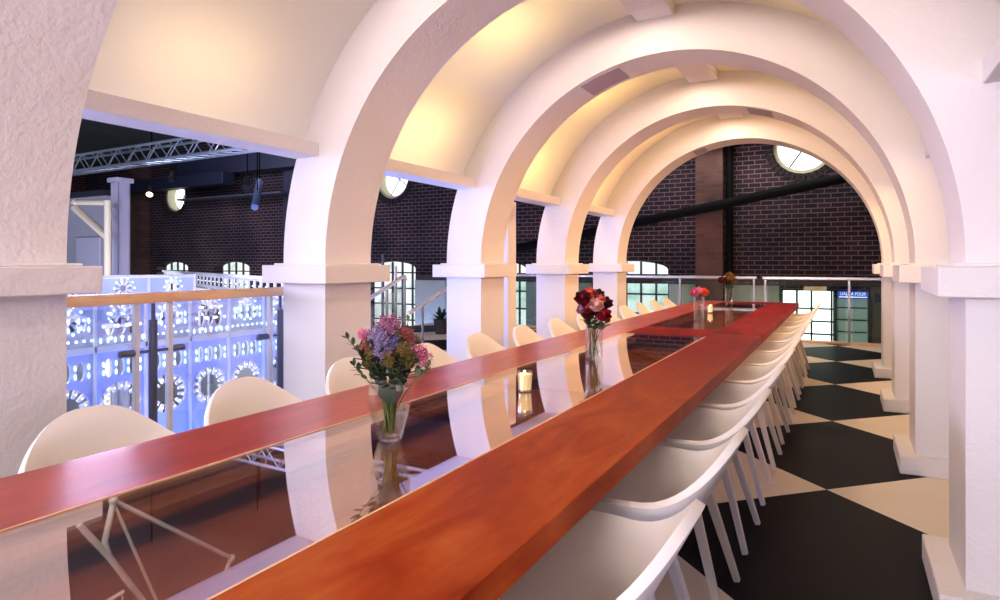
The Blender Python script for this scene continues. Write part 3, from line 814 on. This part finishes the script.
flower('ranunculus', 'bright pink bloom at the left of the third vase', 'flower', V3, (-.036, .245, .01), 'rose', M['pink'], .042, 'blooms in the third vase')
flower('ranunculus', 'orange bloom at the right of the third vase', 'flower', V3, (.042, .25, .0), 'rose', M['orange'], .040, 'blooms in the third vase')
flower('ranunculus', 'pale pink bloom in the middle of the third vase', 'flower', V3, (-.002, .262, .01), 'rose', M['pinkpale'], .034, 'blooms in the third vase')
flower('rose', 'dark red rose at the left of the farthest vase', 'flower', V4, (-.08, .30, .02), 'rose', M['darkred'], .046, 'flowers in the farthest vase')
flower('dried_flower', 'brown gold dried flower head at the top of the farthest vase', 'flower', V4, (.005, .34, .0), 'cluster', M['dried'], .05, 'flowers in the farthest vase', n=70, ps=.018)
flower('dried_flower', 'brown gold dried flower head at the right of the farthest vase', 'flower', V4, (.05, .30, .0), 'cluster', M['dried'], .042, 'flowers in the farthest vase', n=60, ps=.016)
sprig('dark leaves at the rim of the farthest vase', V4, (.0, .26, .03), 'flowers in the farthest vase', M['leaf'], .06, .018, 5)

def candle(label, pos):
    t = thing('votive_candle', label, 'candle', (pos[0], pos[1], TZ), group='votive candles on the glass')
    bm = B(); n = 24; prof = [(.026, .001), (.031, .078), (.0285, .078), (.0238, .006)]; rings = []
    for r, z in prof: rings.append([bm.verts.new((r*math.cos(2*PI*i/n), r*math.sin(2*PI*i/n), z)) for i in range(n)])
    for a, b in zip(rings, rings[1:]):
        for i in range(n): bm.faces.new((a[i], a[(i+1) % n], b[(i+1) % n], b[i]))
    bm.faces.new(rings[0]); bm.faces.new(rings[-1]); obj('tumbler', bm, M['tumbler'], t, 40)
    obj('wax', lathe(B(), [(.0232, .007), (.0275, .067), (.020, .065)], 24), M['wax'], t, 40)
    obj('flame', sphere(B(), (0, 0, .073), .0045, 2, (.6,.6,1.6)), M['flame'], t, 180)
candle('glowing votive candle in a glass tumbler, left of the rose vase', (-1.097, 2.213))
candle('small glowing votive candle between the two farthest vases', (-1.19, 6.60))

# ------------------------------------------------------------------ railing at the left, between first and second arch
rail = thing('glass_railing', 'glass railing with pale timber handrail and clamps between the first two left pillars', 'railing', (-3.115, 2.0, 0))
def rs(nm, bm, mat, s=None):
    bmesh.ops.translate(bm, vec=(3.06, -2.0, 0), verts=bm.verts); return obj(nm, bm, mat, rail, s)
rs('handrail', bevbox(B(), -3.09, -3.03, -.4, 3.1, 1.045, 1.10, .012, 3), M['rail_wood'])
for y0, y1 in ((-.3, 1.905), (2.075, 3.0)):
    bm = B(); box(bm, -3.066, -3.054, y0, y1, .06, 1.03); rs('glass_pane', bm, M['rail_glass'])
for y in (1.90, 2.08, 2.74):
    bm = B(); bevbox(bm, -3.075, -3.045, y-.012, y+.012, .05, 1.045, .003); rs('edge_profile', bm, M['white'])
for y in (1.99, 2.82):
    bm = B(); tube(bm, (-3.06, y, 0), (-3.06, y, .96), .021, n=16); tube(bm, (-3.06, y, .96), (-3.06, y, 1.045), .010, n=10); p_ = rs('post', bm, M['darksteel'], 40)
    for z in (.28, .80):
        for s in (-1, 1):
            bm = B(); tube(bm, (-3.06, y, z), (-3.06, y+s*.16, z), .008, n=8); tube(bm, (-3.06, y+s*.10, z), (-3.06, y+s*.17, z), .018, n=12)
            rs('clamp', bm, M['darksteel'], 40)

# ------------------------------------------------------------------ end balustrade
YB = 11.05
bal = thing('end_balustrade', 'glass balustrade with steel handrail across the far end of the terrace', 'railing', (-1.2, YB, 0))
def bs(nm, bm, mat, s=None):
    bmesh.ops.translate(bm, vec=(1.2, -YB, 0), verts=bm.verts); return obj(nm, bm, mat, bal, s)
bm = B(); bevbox(bm, -7.5, -1.255, YB-.03, YB+.03, .985, 1.035, .01, 3); bs('handrail', bm, M['steel'])
bm = B(); bevbox(bm, -1.175, 1.9, YB-.03, YB+.03, .985, 1.035, .01, 3); bs('handrail', bm, M['steel'])
posts = [-6.3, -5.05, -3.75, -2.49, -1.30, -1.13, .063, 1.25]
for x in posts:
    bm = B(); bevbox(bm, x-.016, x+.016, YB-.025, YB+.025, 0, .985, .003); bs('post', bm, M['steel'])
    for s in (-1, 1):
        bm = B(); bevbox(bm, x+s*.045-.02, x+s*.045+.02, YB-.02, YB+.02, .17, .21, .004); bs('clamp', bm, M['steel'])
pp = [-7.4]+posts+[1.8]
for a, b in zip(pp, pp[1:]):
    if b-a < .3: continue
    bm = B(); box(bm, a+.05, b-.05, YB-.006, YB+.006, .05, .94); bs('glass_pane', bm, M['green_glass'])
bm = B(); bevbox(bm, -7.5, 1.9, YB-.05, YB+.09, .0, .035, .004); bs('base_channel', bm, M['rail_wood'])

# sign, doorway and panels below the ledge at the right
sg = thing('hanging_sign', 'blue lit sign with white lettering beyond the end balustrade', 'sign', (.12, YW-.12, .73))
bm = B(); bevbox(bm, -.22, .22, -.015, .015, -.055, .055, .004); obj('board', bm, M['sign'], sg)
cu = bpy.data.curves.new('t', 'FONT'); cu.body = 'UALL A FOUR'; cu.size = .075; cu.extrude = .002; cu.align_x = 'CENTER'; cu.align_y = 'CENTER'
to = bpy.data.objects.new('t', cu); link(to); bpy.context.view_layer.update()
me = bpy.data.meshes.new_from_object(to.evaluated_get(bpy.context.evaluated_depsgraph_get())); bpy.data.objects.remove(to)
me.materials.append(M['sign_text']); me.transform(Matrix.Rotation(PI/2, 4, 'X') @ Matrix.Scale(.80, 4, (1, 0, 0)))
lt = link(bpy.data.objects.new('lettering', me)); lt.parent = sg; lt.location = (0, -.018, .012)
bm = B(); bevbox(bm, -.2, .2, -.019, -.0155, -.046, -.03, .001, 1); obj('underline', bm, M['sign_text'], sg)
d = thing('door_1', None, None, (.12, YW-.03, 0), kind='structure'); d['label'] = 'pale green panelled doorway under the blue sign'
bm = B(); box(bm, -.27, .22, -.02, .02, -1.0, .66); obj('door_leaf', bm, pbr('pale_green_door_paint', lin(176,206,198), .5, vary=.2), d)
bm = B()
for z in (.1, .3, .5): bevbox(bm, -.25, .2, -.03, -.02, z, z+.02, .002, 1)
for x in (-.285, .21): bevbox(bm, x, x+.05, -.05, .0, -1.0, .68, .003, 1)
obj('door_frame', bm, M['frame'], d)
bm = B(); bevbox(bm, .37, 1.6, YW-.06, YW-.004, -.8, .86, .004); tag(obj('brown_panel', bm, pbr('brown_panel_paint', lin(96,84,72), .7, vary=.3)), 'dark brown panel right of the blue sign', 'panel')
bm = B(); bevbox(bm, .43, .58, YW-.09, YW-.0602, .62, .76, .003); tag(obj('notice_board', bm, M['navy']), 'small dark navy square notice on the brown panel', 'notice')
bm = B(); bevbox(bm, -.60, -.26, YW-.3, YW-.1, .79, .858, .006); tag(obj('wall_box', bm, M['rail_wood']), 'brown box mounted above the gridded ground window', 'box')

# ------------------------------------------------------------------ stair railing and plant at the left, beyond the second pillar
sr = thing('stair_railing', 'white sloping stair handrails with glass beyond the second left pillar', 'railing', (-4.3, 5.6, 0))
def ss(nm, bm, mat, s=None):
    bmesh.ops.translate(bm, vec=(4.3, -5.6, 0), verts=bm.verts); return obj(nm, bm, mat, sr, s)
bm = B(); path_tube(bm, [(-4.3, 4.6, .67), (-4.3, 5.06, .881), (-4.3, 5.60, 1.09), (-4.3, 5.66, 1.10), (-4.3, 5.68, 1.06)], .022, 10); ss('handrail', bm, M['white'], 60)
bm = B(); path_tube(bm, [(-4.3, 5.72, .68), (-4.3, 6.514, .94), (-4.3, 7.3, 1.19)], .022, 10); ss('handrail', bm, M['white'], 60)
for y, zt in ((5.35, 1.0), (5.50, 1.22), (5.66, 1.08), (6.0, .78)):
    bm = B(); tube(bm, (-4.3, y, -.5), (-4.3, y, zt), .016, n=10); ss('post', bm, M['steel'], 40)
bm = plate([(4.7, -.45), (5.62, -.1), (5.62, 1.0), (4.7, .64)], [], .012)
bmesh.ops.transform(bm, matrix=Matrix(((0,1,0,-4.31),(1,0,0,0),(0,0,1,0),(0,0,0,1))), verts=bm.verts); ss('glass_pane', bm, M['rail_glass'])
bm = B()
for k in range(9): box(bm, -5.6, -4.34, 6.25-.27*k, 6.52-.27*k, -.21-.17*k-.17, -.17*k-.17)
struct('floor_stair', bm, M['concrete'])
pl = thing('potted_plant', 'dark spiky plant in a pot beside the stair, seen between two left pillars', 'plant', (-6.25, 9.3, 0))
obj('pot', lathe(B(), [(.11, 0), (.15, .26), (.135, .26), (.12, .22)], 20), M['pot'], pl, 40)
bm = B()
for i in range(26):
    a = i*2.4; e = random.uniform(.25, 1.3); leaf_into(bm, (0, 0, .22), (math.cos(a)*math.cos(e), math.sin(a)*math.cos(e), math.sin(e)), random.uniform(.26, .42), .022, .25, 6)
obj('leaves', bm, M['leaf'], pl, 180, normals=False)

for x, y, zt, lab in ((-3.64, 10.75, 1.42, 'thin blue-grey upright pole before the arched window at the end'), (-9.2, 11.3, 1.46, 'thin blue-grey upright pole seen above the mixed flowers'), (-9.7, 11.2, 1.46, 'thinner upright pole left of the one above the mixed flowers')):
    bm = B(); tube(bm, (x, y, -3 if x < -7.6 else 0), (x, y, zt), .035, n=12)
    tag(obj('upright_pole', bm, M['darksteel'], smooth=40), lab, 'pole', 'upright poles before the windows')
# ------------------------------------------------------------------ light-up carved panels (left hall)
def bulb_mesh(mat, r=.011, sc=(1, 1, 1)):
    bm = B(); sphere(bm, (0, 0, 0), r, 1, sc); me = bpy.data.meshes.new('bulb'); bm.to_mesh(me); bm.free()
    me.polygons.foreach_set('use_smooth', [True]*len(me.polygons)); me.materials.append(mat); return me
BC, BW_, BT, BR = bulb_mesh(M['bulb'], .010), bulb_mesh(M['bulb_warm'], .013), bulb_mesh(M['bulb'], .008, (1, 1, 2.8)), bulb_mesh(M['bulb_warm'], .008)
def bulbs(root, pts, me):
    for p in pts:
        o = link(bpy.data.objects.new('bulb', me)); o.parent = root; o.location = p
def rosette(cx, cz, ro, ri, n, w0, w1):
    """spokes of a sunburst, drawn as tapered plates standing in a round opening"""
    bm = B()
    for k in range(n):
        a = 2*PI*(k+.5)/n; d = Vector((math.cos(a), math.sin(a))); s = Vector((-d.y, d.x))
        q = [d*ri-s*w0, d*ro-s*w1, d*ro+s*w1, d*ri+s*w0]
        fr = [bm.verts.new((cx+p.x, 0, cz+p.y)) for p in q]; bk = [bm.verts.new((cx+p.x, .018, cz+p.y)) for p in q]
        bm.faces.new(fr); bm.faces.new(bk)
        for i in range(4): bm.faces.new((fr[i], fr[(i+1) % 4], bk[(i+1) % 4], bk[i]))
    return bm
def light_panel(x, y, wd, ztop, label, style, rz=PI/2, group=None, zbot=-3.0):
    t = thing('illuminated_screen', label, 'light screen', (x, y, 0), rz, group or 'carved white light panels beyond the left railing')
    h = wd/2; holes = []
    low = zbot < -1
    zr = .24; ro = min(.15, h*.84)
    if low:
        holes.append(circ(0, zr, ro, n=32)); holes.append(circ(0, -.32, ro, n=32))
        for k in range(3):
            a = -h+.05+(wd-.1)*(k+.5)/3; holes.append(circ(a, .50, .027, .068, n=14))
    if style == 0:
        for k in range(3): holes.append(circ(-h+.06+(wd-.12)*(k+.5)/3, .80, .034, .07, n=16))
    else:
        for k in range(4): holes.append(circ(-h+.05+(wd-.1)*(k+.5)/4, .82, .024, .055, n=12))
    if ztop > .9:
        holes.append(circ(0, ztop-.13, .085, n=20))
    bm = plate([(-h+.008, zbot), (h-.008, zbot), (h-.008, ztop), (-h+.008, ztop)], holes, .02)
    obj('board', bm, M['screen'], t)
    if low:
        for zc in (zr, -.32):
            obj('sunburst', rosette(0, zc, ro, ro*.60, 14, .010, .017), M['white'], t)
    else:
        bm = B()
        for s_ in (-h+.03, h-.03): box(bm, s_-.02, s_+.02, .0, .04, -3, zbot)
        obj('post', bm, M['white'], t)
    bm = B(); bevbox(bm, -h, h, -.03, -.001, .62, .665, .004); obj('rail', bm, M['white'], t)
    bm = B(); bevbox(bm, -h, h, -.025, -.001, ztop-.03, ztop, .004); obj('top_rail', bm, M['white'], t)
    bm = B(); box(bm, h-.016, h-.003, -.03, -.001, max(zbot, -1), ztop); obj('edge_strip', bm, M['white'], t)
    y_ = -.016
    if low:
        bulbs(t, [(-h+.05+(wd-.1)*k/3, y_, .50+s) for k in range(4) for s in (-.03, .03)], BT)
        bulbs(t, [(ro*.8*math.cos(2*PI*(k+.5)/14), -.008, zr+ro*.8*math.sin(2*PI*(k+.5)/14)) for k in range(14)], BR)
    if style == 0:
        bulbs(t, [(-h+.06+(wd-.12)*(k+.5)/3+dx, y_, .80+dz) for k in range(3) for dx, dz in ((-.05, 0), (.05, 0), (0, .085), (0, -.085))], BW_)
        bulbs(t, [(-h+.03+(wd-.06)*k/6, y_, .70) for k in range(7)], BT)
    else:
        bulbs(t, [(-h+.05+(wd-.1)*k/4, y_, .82+s) for k in range(5) for s in (-.03, .03)], BT)
        bulbs(t, [(-h+.03+(wd-.06)*k/6, y_, .71) for k in range(7)], BC)
    if ztop > .9:
        obj('sunburst', rosette(0, ztop-.13, .085, .035, 9, .006, .012), M['white'], t)
        bulbs(t, [(.1*math.cos(2*PI*k/10), y_, ztop-.13+.1*math.sin(2*PI*k/10)) for k in range(10)], BC)
    return t
for i in range(8):
    y = 1.98+.365*i
    light_panel(-4.62, y, .365, .985 if i % 2 else 1.02, 'white cut-out light panel in the front row, %s from the left' % ORD[i], i % 2)
for i in range(8):
    y = 3.2+.52*i
    if i < 3: light_panel(-6.3, y, .52, 1.13, 'white cut-out light panel in the second row behind, %s from the left' % ORD[i], 1, group='rear carved light panels', zbot=.66)
def frieze(p0, p1, z0, z1, label):
    d = Vector(p1)-Vector(p0); ln = d.length
    t = thing('light_frieze', label, 'light frieze', ((p0[0]+p1[0])/2, (p0[1]+p1[1])/2, 0), math.atan2(d.y, d.x), 'long lit friezes across the left hall')
    L2 = ln/2; n = int(ln/.34); holes = []
    for k in range(n):
        c = -L2+ln*(k+.5)/n
        holes.append([(c-.13, z0+.06), (c+.13, z0+.06), (c+.13, z1-.07), (c-.13, z1-.07)])
    obj('board', plate([(-L2, z0), (L2, z0), (L2, z1), (-L2, z1)], holes, .02), M['white'], t)
    bm = B(); bevbox(bm, -L2, L2, -.05, -.001, z1-.04, z1+.01, .006); obj('top_rail', bm, M['white'], t)
    for s_ in (-L2+.03, 0, L2-.03):
        bm = B(); tube(bm, (s_, .04, -3), (s_, .04, z0+.02), .025); obj('post', bm, M['white'], t, 40)
    bulbs(t, [(-L2+ln*k/n, -.02, (z0+z1)/2) for k in range(0, n+1, 1)][:60], BC)
frieze((-15.5, 10.2), (-5.7, 5.45), .78, 1.06, 'long white lit frieze with square openings running back across the hall')
frieze((-9.6, 6.9), (-5.2, 4.75), .58, .84, 'shorter white lit frieze with square openings, lower and nearer')

# ------------------------------------------------------------------ hall furniture: column, bracket, block wall, truss, lamps
cl = thing('steel_column', 'pale lavender steel column with flanged top in the left hall', 'column', (-11.1, 6.5, -3))
bm = B(); bevbox(bm, -.10, .10, -.11, -.085, 0, 5.65, .003, 1); bevbox(bm, -.10, .10, .085, .11, 0, 5.65, .003, 1); bevbox(bm, -.012, .012, -.1, .1, 0, 5.65, .003, 1); bevbox(bm, .03, .10, -.1, .1, 0, 5.65, .003, 1)
obj('shaft', bm, M['lavender'], cl)
bm = B(); bevbox(bm, -.15, .15, -.15, .15, 5.65, 5.73, .01); obj('cap_plate', bm, M['lavender'], cl)
br = thing('wall_bracket', 'cream tubular triangular bracket on the lavender column', 'bracket', (-10.86, 6.15, 0))
bm = B(); path_tube(bm, [(0, 0, -3), (0, 0, 2.1), (.0, 0, 2.3)], .06, 10); obj('upright', bm, M['cream'], br, 60)
bm = B(); path_tube(bm, [(0, 0, 1.68), (-1.0, 0, 2.22), (-1.04, 0, 2.30), (-.95, 0, 2.32)], .065, 10); obj('brace', bm, M['cream'], br, 60)
bm = B(); tube(bm, (-1.0, 0, 2.32), (0, 0, 2.27), .05, n=10); obj('arm', bm, M['cream'], br, 60)
bm = B(); box(bm, -15.6, -12.45, 7.0, 7.3, -3, 2.55); o = tag(obj('block_enclosure', bm, M['greywall']), 'grey painted block enclosure behind the cream bracket', 'enclosure')
bm = B(); bevbox(bm, -13.4, -12.6, 6.97, 6.999, -.9, 1.75, .004); tag(obj('enclosure_door', bm, M['lavender']), 'flush grey door in the block enclosure', 'door')
bm = B(); bevbox(bm, -15.6, -12.45, 6.95, 7.4, 2.551, 2.66, .01); tag(obj('enclosure_roof', bm, M['navy']), 'dark flat roof slab over the block enclosure', 'roof')

tr = thing('lighting_truss', 'silver lattice lighting truss crossing the left hall under the roof', 'truss', (-13, 7, 3.0))
bm = B()
for y, z in ((-.14, 0), (.14, 0), (-.14, .3), (.14, .3)): tube(bm, (-9, y, z+.0), (9.6, y, z+.12), .026, n=8)
obj('chords', bm, M['alu'], tr, 40)
bm = B()
for k in range(62):
    x0 = -9+.3*k; x1 = x0+.3; za = .12*(x0+9)/18.6; zb = .12*(x1+9)/18.6
    for y in (-.14, .14):
        tube(bm, (x0, y, za if k % 2 else za+.3), (x1, y, zb+.3 if k % 2 else zb), .011, n=6)
    tube(bm, (x0, -.14, za), (x1, .14, zb), .010, n=6); tube(bm, (x0, .14, za+.3), (x1, -.14, zb+.3), .010, n=6)
obj('lattice', bm, M['alu'], tr)
bm = B()
for x in (-7, -2.5, 2, 6): tube(bm, (x, 0, .3), (x, 0, 1.2+(x+9)*.1), .012)
obj('hanger', bm, M['black'], tr)
for (x, y, z, lab, on) in ((-14.15, 9, 2.93, 'black stage spotlight with a warm lit lens', True), (-13.35, 9, 3.2, 'unlit black stage spotlight hung under the truss', False), (-10.9, 9, 2.9, 'blue-grey stage spotlight tilted down near the second pillar', False)):
    s = thing('stage_spotlight', lab, 'spotlight', (x, y, z), group='stage spotlights in the left hall')
    bm = B(); tube(bm, (0, 0, .08), (.13, -.13, -.10), .06, .085, n=16); obj('can', bm, M['black'] if z != 2.9 else M['navy'], s, 40)
    bm = B(); tube(bm, (.131, -.131, -.101), (.134, -.134, -.105), .07, n=16); obj('lens', bm, M['lamp_on'] if on else M['navy'], s)
    bm = B(); path_tube(bm, [(-.07, -.05, .02), (-.09, -.06, .15), (0, 0, .22), (.09, .06, .15), (.07, .05, .02)], .010, 6); tube(bm, (0, 0, .22), (0, 0, 1.5), .012); obj('yoke', bm, M['black'], s, 60)
tl = thing('tube_lamp', 'pale blue tube lamp slanting across the far brick wall', 'lamp', (-10.6, 9.0, 2.68))
bm = B(); tube(bm, (-.4, .4, .32), (.4, -.4, -.33), .07, .07, n=14); obj('tube_body', bm, pbr('pale_blue_lamp_tube', lin(120,150,210), .4), tl, 40)
bm = B(); tube(bm, (-.38, .38, .38), (-.38, .38, 2.75), .012); tube(bm, (.0, .0, .06), (.0, .0, 2.8), .012); obj('hanger', bm, M['black'], tl)

# cream roof truss that the mirrored tabletop reflects
rt = thing('roof_truss', 'cream tubular roof truss high in the left hall, mirrored in the tabletop', 'truss', (-9, 5.6, 3.57))
def rtube(pts, r, nm='strut'):
    bm = B(); path_tube(bm, [(-9+9, p[0]-5.6, p[1]-3.57) for p in pts], r, 8); obj(nm, bm, M['cream'], rt, 60)
rtube([(5.17, 3.57), (7.12, 5.18)], .030); rtube([(5.17, 3.60), (5.05, 4.10), (5.12, 4.35)], .042); rtube([(5.17, 3.60), (5.85, 5.40)], .024)
rtube([(4.72, 3.75), (5.12, 4.35), (5.75, 5.45)], .042); rtube([(7.12, 5.15), (6.95, 5.45)], .036); rtube([(4.72, 5.0), (5.30, 4.92), (5.35, 5.4)], .036)
bm = B(); sphere(bm, (0, 5.17-5.6, 3.57-3.57), .065, 2); sphere(bm, (0, 7.12-5.6, 5.18-3.57), .06, 2); obj('node', bm, M['cream'], rt, 180)

# ------------------------------------------------------------------ lights
def area(name, loc, target, sx, sy, energy, color, shape='RECTANGLE', spread=PI):
    l = bpy.data.lights.new(name, 'AREA'); l.shape = shape; l.size = sx; l.size_y = sy; l.energy = energy; l.color = color; l.spread = spread
    o = link(bpy.data.objects.new(name, l)); o.location = loc
    d = Vector(target)-Vector(loc); o.rotation_euler = d.to_track_quat('-Z', 'Y').to_euler()
    return o
# unseen fill lights: cool behind the camera, blue-violet around the left hall
area('hall_lamp', (-2.2, -4.6, 3.6), (-1.3, 3.5, 1.2), 3.5, 2.0, 115, (.84, .83, 1))
area('hall_lamp', (-6.2, -2.2, 2.2), (-2.6, 3.8, .9), 1.6, 1.6, 100, (.72, .73, 1))
area('hall_lamp', (1.6, -2.0, 2.9), (.3, 3.0, .6), 1.2, 1.2, 8, (.94, .95, 1))
area('hall_lamp', (-1.2, -3.4, 1.75), (-1.1, 5.0, 3.1), 2.0, .5, 40, (1, .86, .80), spread=math.radians(75))  # peach fill added to brighten the upper arch faces
area('stage_wash', (-1.6, -3.4, 1.6), (-1.1, 4.5, 3.0), 1.6, .4, 55, (.78, .66, 1))  # violet ambient fill added for the soffits
area('stage_wash', (-3.9, 3.2, -1.3), (-4.6, 3.2, .6), 2.6, .5, 110, (.22, .34, 1))  # unseen blue fill added for the front light panels
area('stage_wash', (-5.4, 3.6, -1.6), (-3.0, 3.2, 2.0), 3.0, 1.0, 240, (.70, .70, 1))
area('hall_lamp', (2.2, -1.2, .9), (-2.4, 2.2, 2.4), 1.0, .6, 42, (.78, .68, 1))  # fill added from the right to tint the left soffits
area('stage_wash', (-6.6, 1.6, 1.5), (.2, 4.2, 2.3), 1.6, .6, 120, (.66, .60, 1))
area('stage_wash', (-9.0, 5.0, 2.2), (.2, 6.6, 2.2), 1.2, .6, 110, (.68, .60, 1))
area('window_daylight', (-2.2, 11.35, -.9), (-2.2, 12.0, .6), 4.0, .3, 30, (1, 1, .92))  # fill hidden below the floor edge, added to brighten the dado
area('stage_wash', (-8.0, 11.35, -.9), (-8.0, 12.0, .6), 2.4, .3, 60, (.28, .42, 1))  # hidden blue fill added for the left part of the dado
area('hall_lamp', (-15, 8.5, .5), (-15, 12.0, -2.0), 6, .6, 120, (.82, .90, 1))
area('stage_wash', (-5.6, 4.6, -1.4), (-6.3, 4.6, 1.0), 3.4, .5, 110, (.34, .44, 1))
area('stage_wash', (-9.5, 4.0, -1.5), (-12.5, 8, 1.5), 2, 1, 160, (.72, .74, 1))
area('stage_wash', (-8.6, -1.5, 3.4), (-10, 8, 1.5), 1.5, 1.5, 160, (.62, .66, 1))
warm = [(1, .78, .54), (1, .76, .52), (1, .735, .38), (1, .66, .26), (1, .60, .22)]
pw = [5, 5.2, 11.5, 22, 27]
for k in range(-2, 3):                       # lamps above each translucent vault bay
    y0 = Y0+k*P+TH
    for a in (32, 61, 90, 119, 148):
        q = math.radians(a); r1 = RO+.36
        area('vault_backlight', (XC+r1*math.cos(q), y0+.62, EYE+r1*math.sin(q)), (XC, y0+.62, EYE), .62, .34, pw[k+2]*(1 if 40 < a < 140 else .62), warm[k+2], spread=math.radians(150))
for k, e in ((-2, 4), (-1, 6.5), (0, 8.5), (1, 10.5), (2, 14)):
    y = Y0+k*P+TH+.7
    area('ridge_downlight', (XC-.06, y, 2.995), (XC-.06, y, 0), .20, .9, e, (1, .70, .50))  # warm fill added under the ridge for handrail, chairs and floor
for k, e in ((0, 8), (1, 12), (2, 14), (3, 8)):
    y = Y0+k*P+TH+.70
    area('wall_lamp', (.95, y, 1.75), (-2.6, y+.5, 1.0), .35, .35, e, (1, .50, .22), spread=math.radians(95))  # unseen warm fill added to colour the left pillars' inner faces
area('end_downlight', (XC, 9.7, 3.4), (XC, 9.9, 0), .5, .5, 30, (1, .68, .42))
area('hall_lamp', (-2.6, 10.2, 4.6), (-2.0, 12.0, 2.0), 1.5, .6, 30, (1, .66, .60))  # unseen fill, tinted to redden the brick end wall
area('terrace_downlight', (-1.6, 11.4, 3.2), (-1.6, 11.9, .3), 3.5, .2, 22, (.95, 1, .92))  # unseen fill added to lighten the lower end wall
pt = bpy.data.lights.new('hall_bulb', 'POINT'); pt.energy = 160; pt.color = (.80, .88, 1); pt.shadow_soft_size = .15  # hidden fill added to lighten the hall behind the panels
link(bpy.data.objects.new('hall_bulb', pt)).location = (-8.4, 2.6, .6)
area('hall_lamp', (-15, 4.0, 3.4), (-16, 6, 5), 3, 1, 40, (.80, .90, 1))  # fill added to light the roof boards
area('hall_lamp', (-13, 9.0, 4.2), (-14, 12.0, 2.0), 5, .6, 90, (.72, .72, 1))

wd = bpy.data.worlds.new('w'); scene.world = wd; wd.use_nodes = True
wd.node_tree.nodes['Background'].inputs[0].default_value = (.6, .65, .9, 1); wd.node_tree.nodes['Background'].inputs[1].default_value = .05

# ------------------------------------------------------------------ camera
cam = bpy.data.cameras.new('camera'); co = link(bpy.data.objects.new('camera', cam))
co.location = (0, 0, EYE); co.rotation_euler = (PI/2, 0, math.radians(28.63))
cam.sensor_width = 36; cam.lens = 631.1*36/1000; cam.shift_y = -(300-263.14)/1000; cam.clip_start = .02
scene.camera = co
vs = scene.view_settings
vs.view_transform = 'Standard'; vs.look = 'None'; vs.exposure = .22; vs.gamma = 1; vs.use_curve_mapping = False
scene.cycles.max_bounces = 10; scene.cycles.transparent_max_bounces = 16; scene.cycles.transmission_bounces = 10
scene.cycles.caustics_refractive = False; scene.cycles.caustics_reflective = False
scene.cycles.sample_clamp_indirect = 6
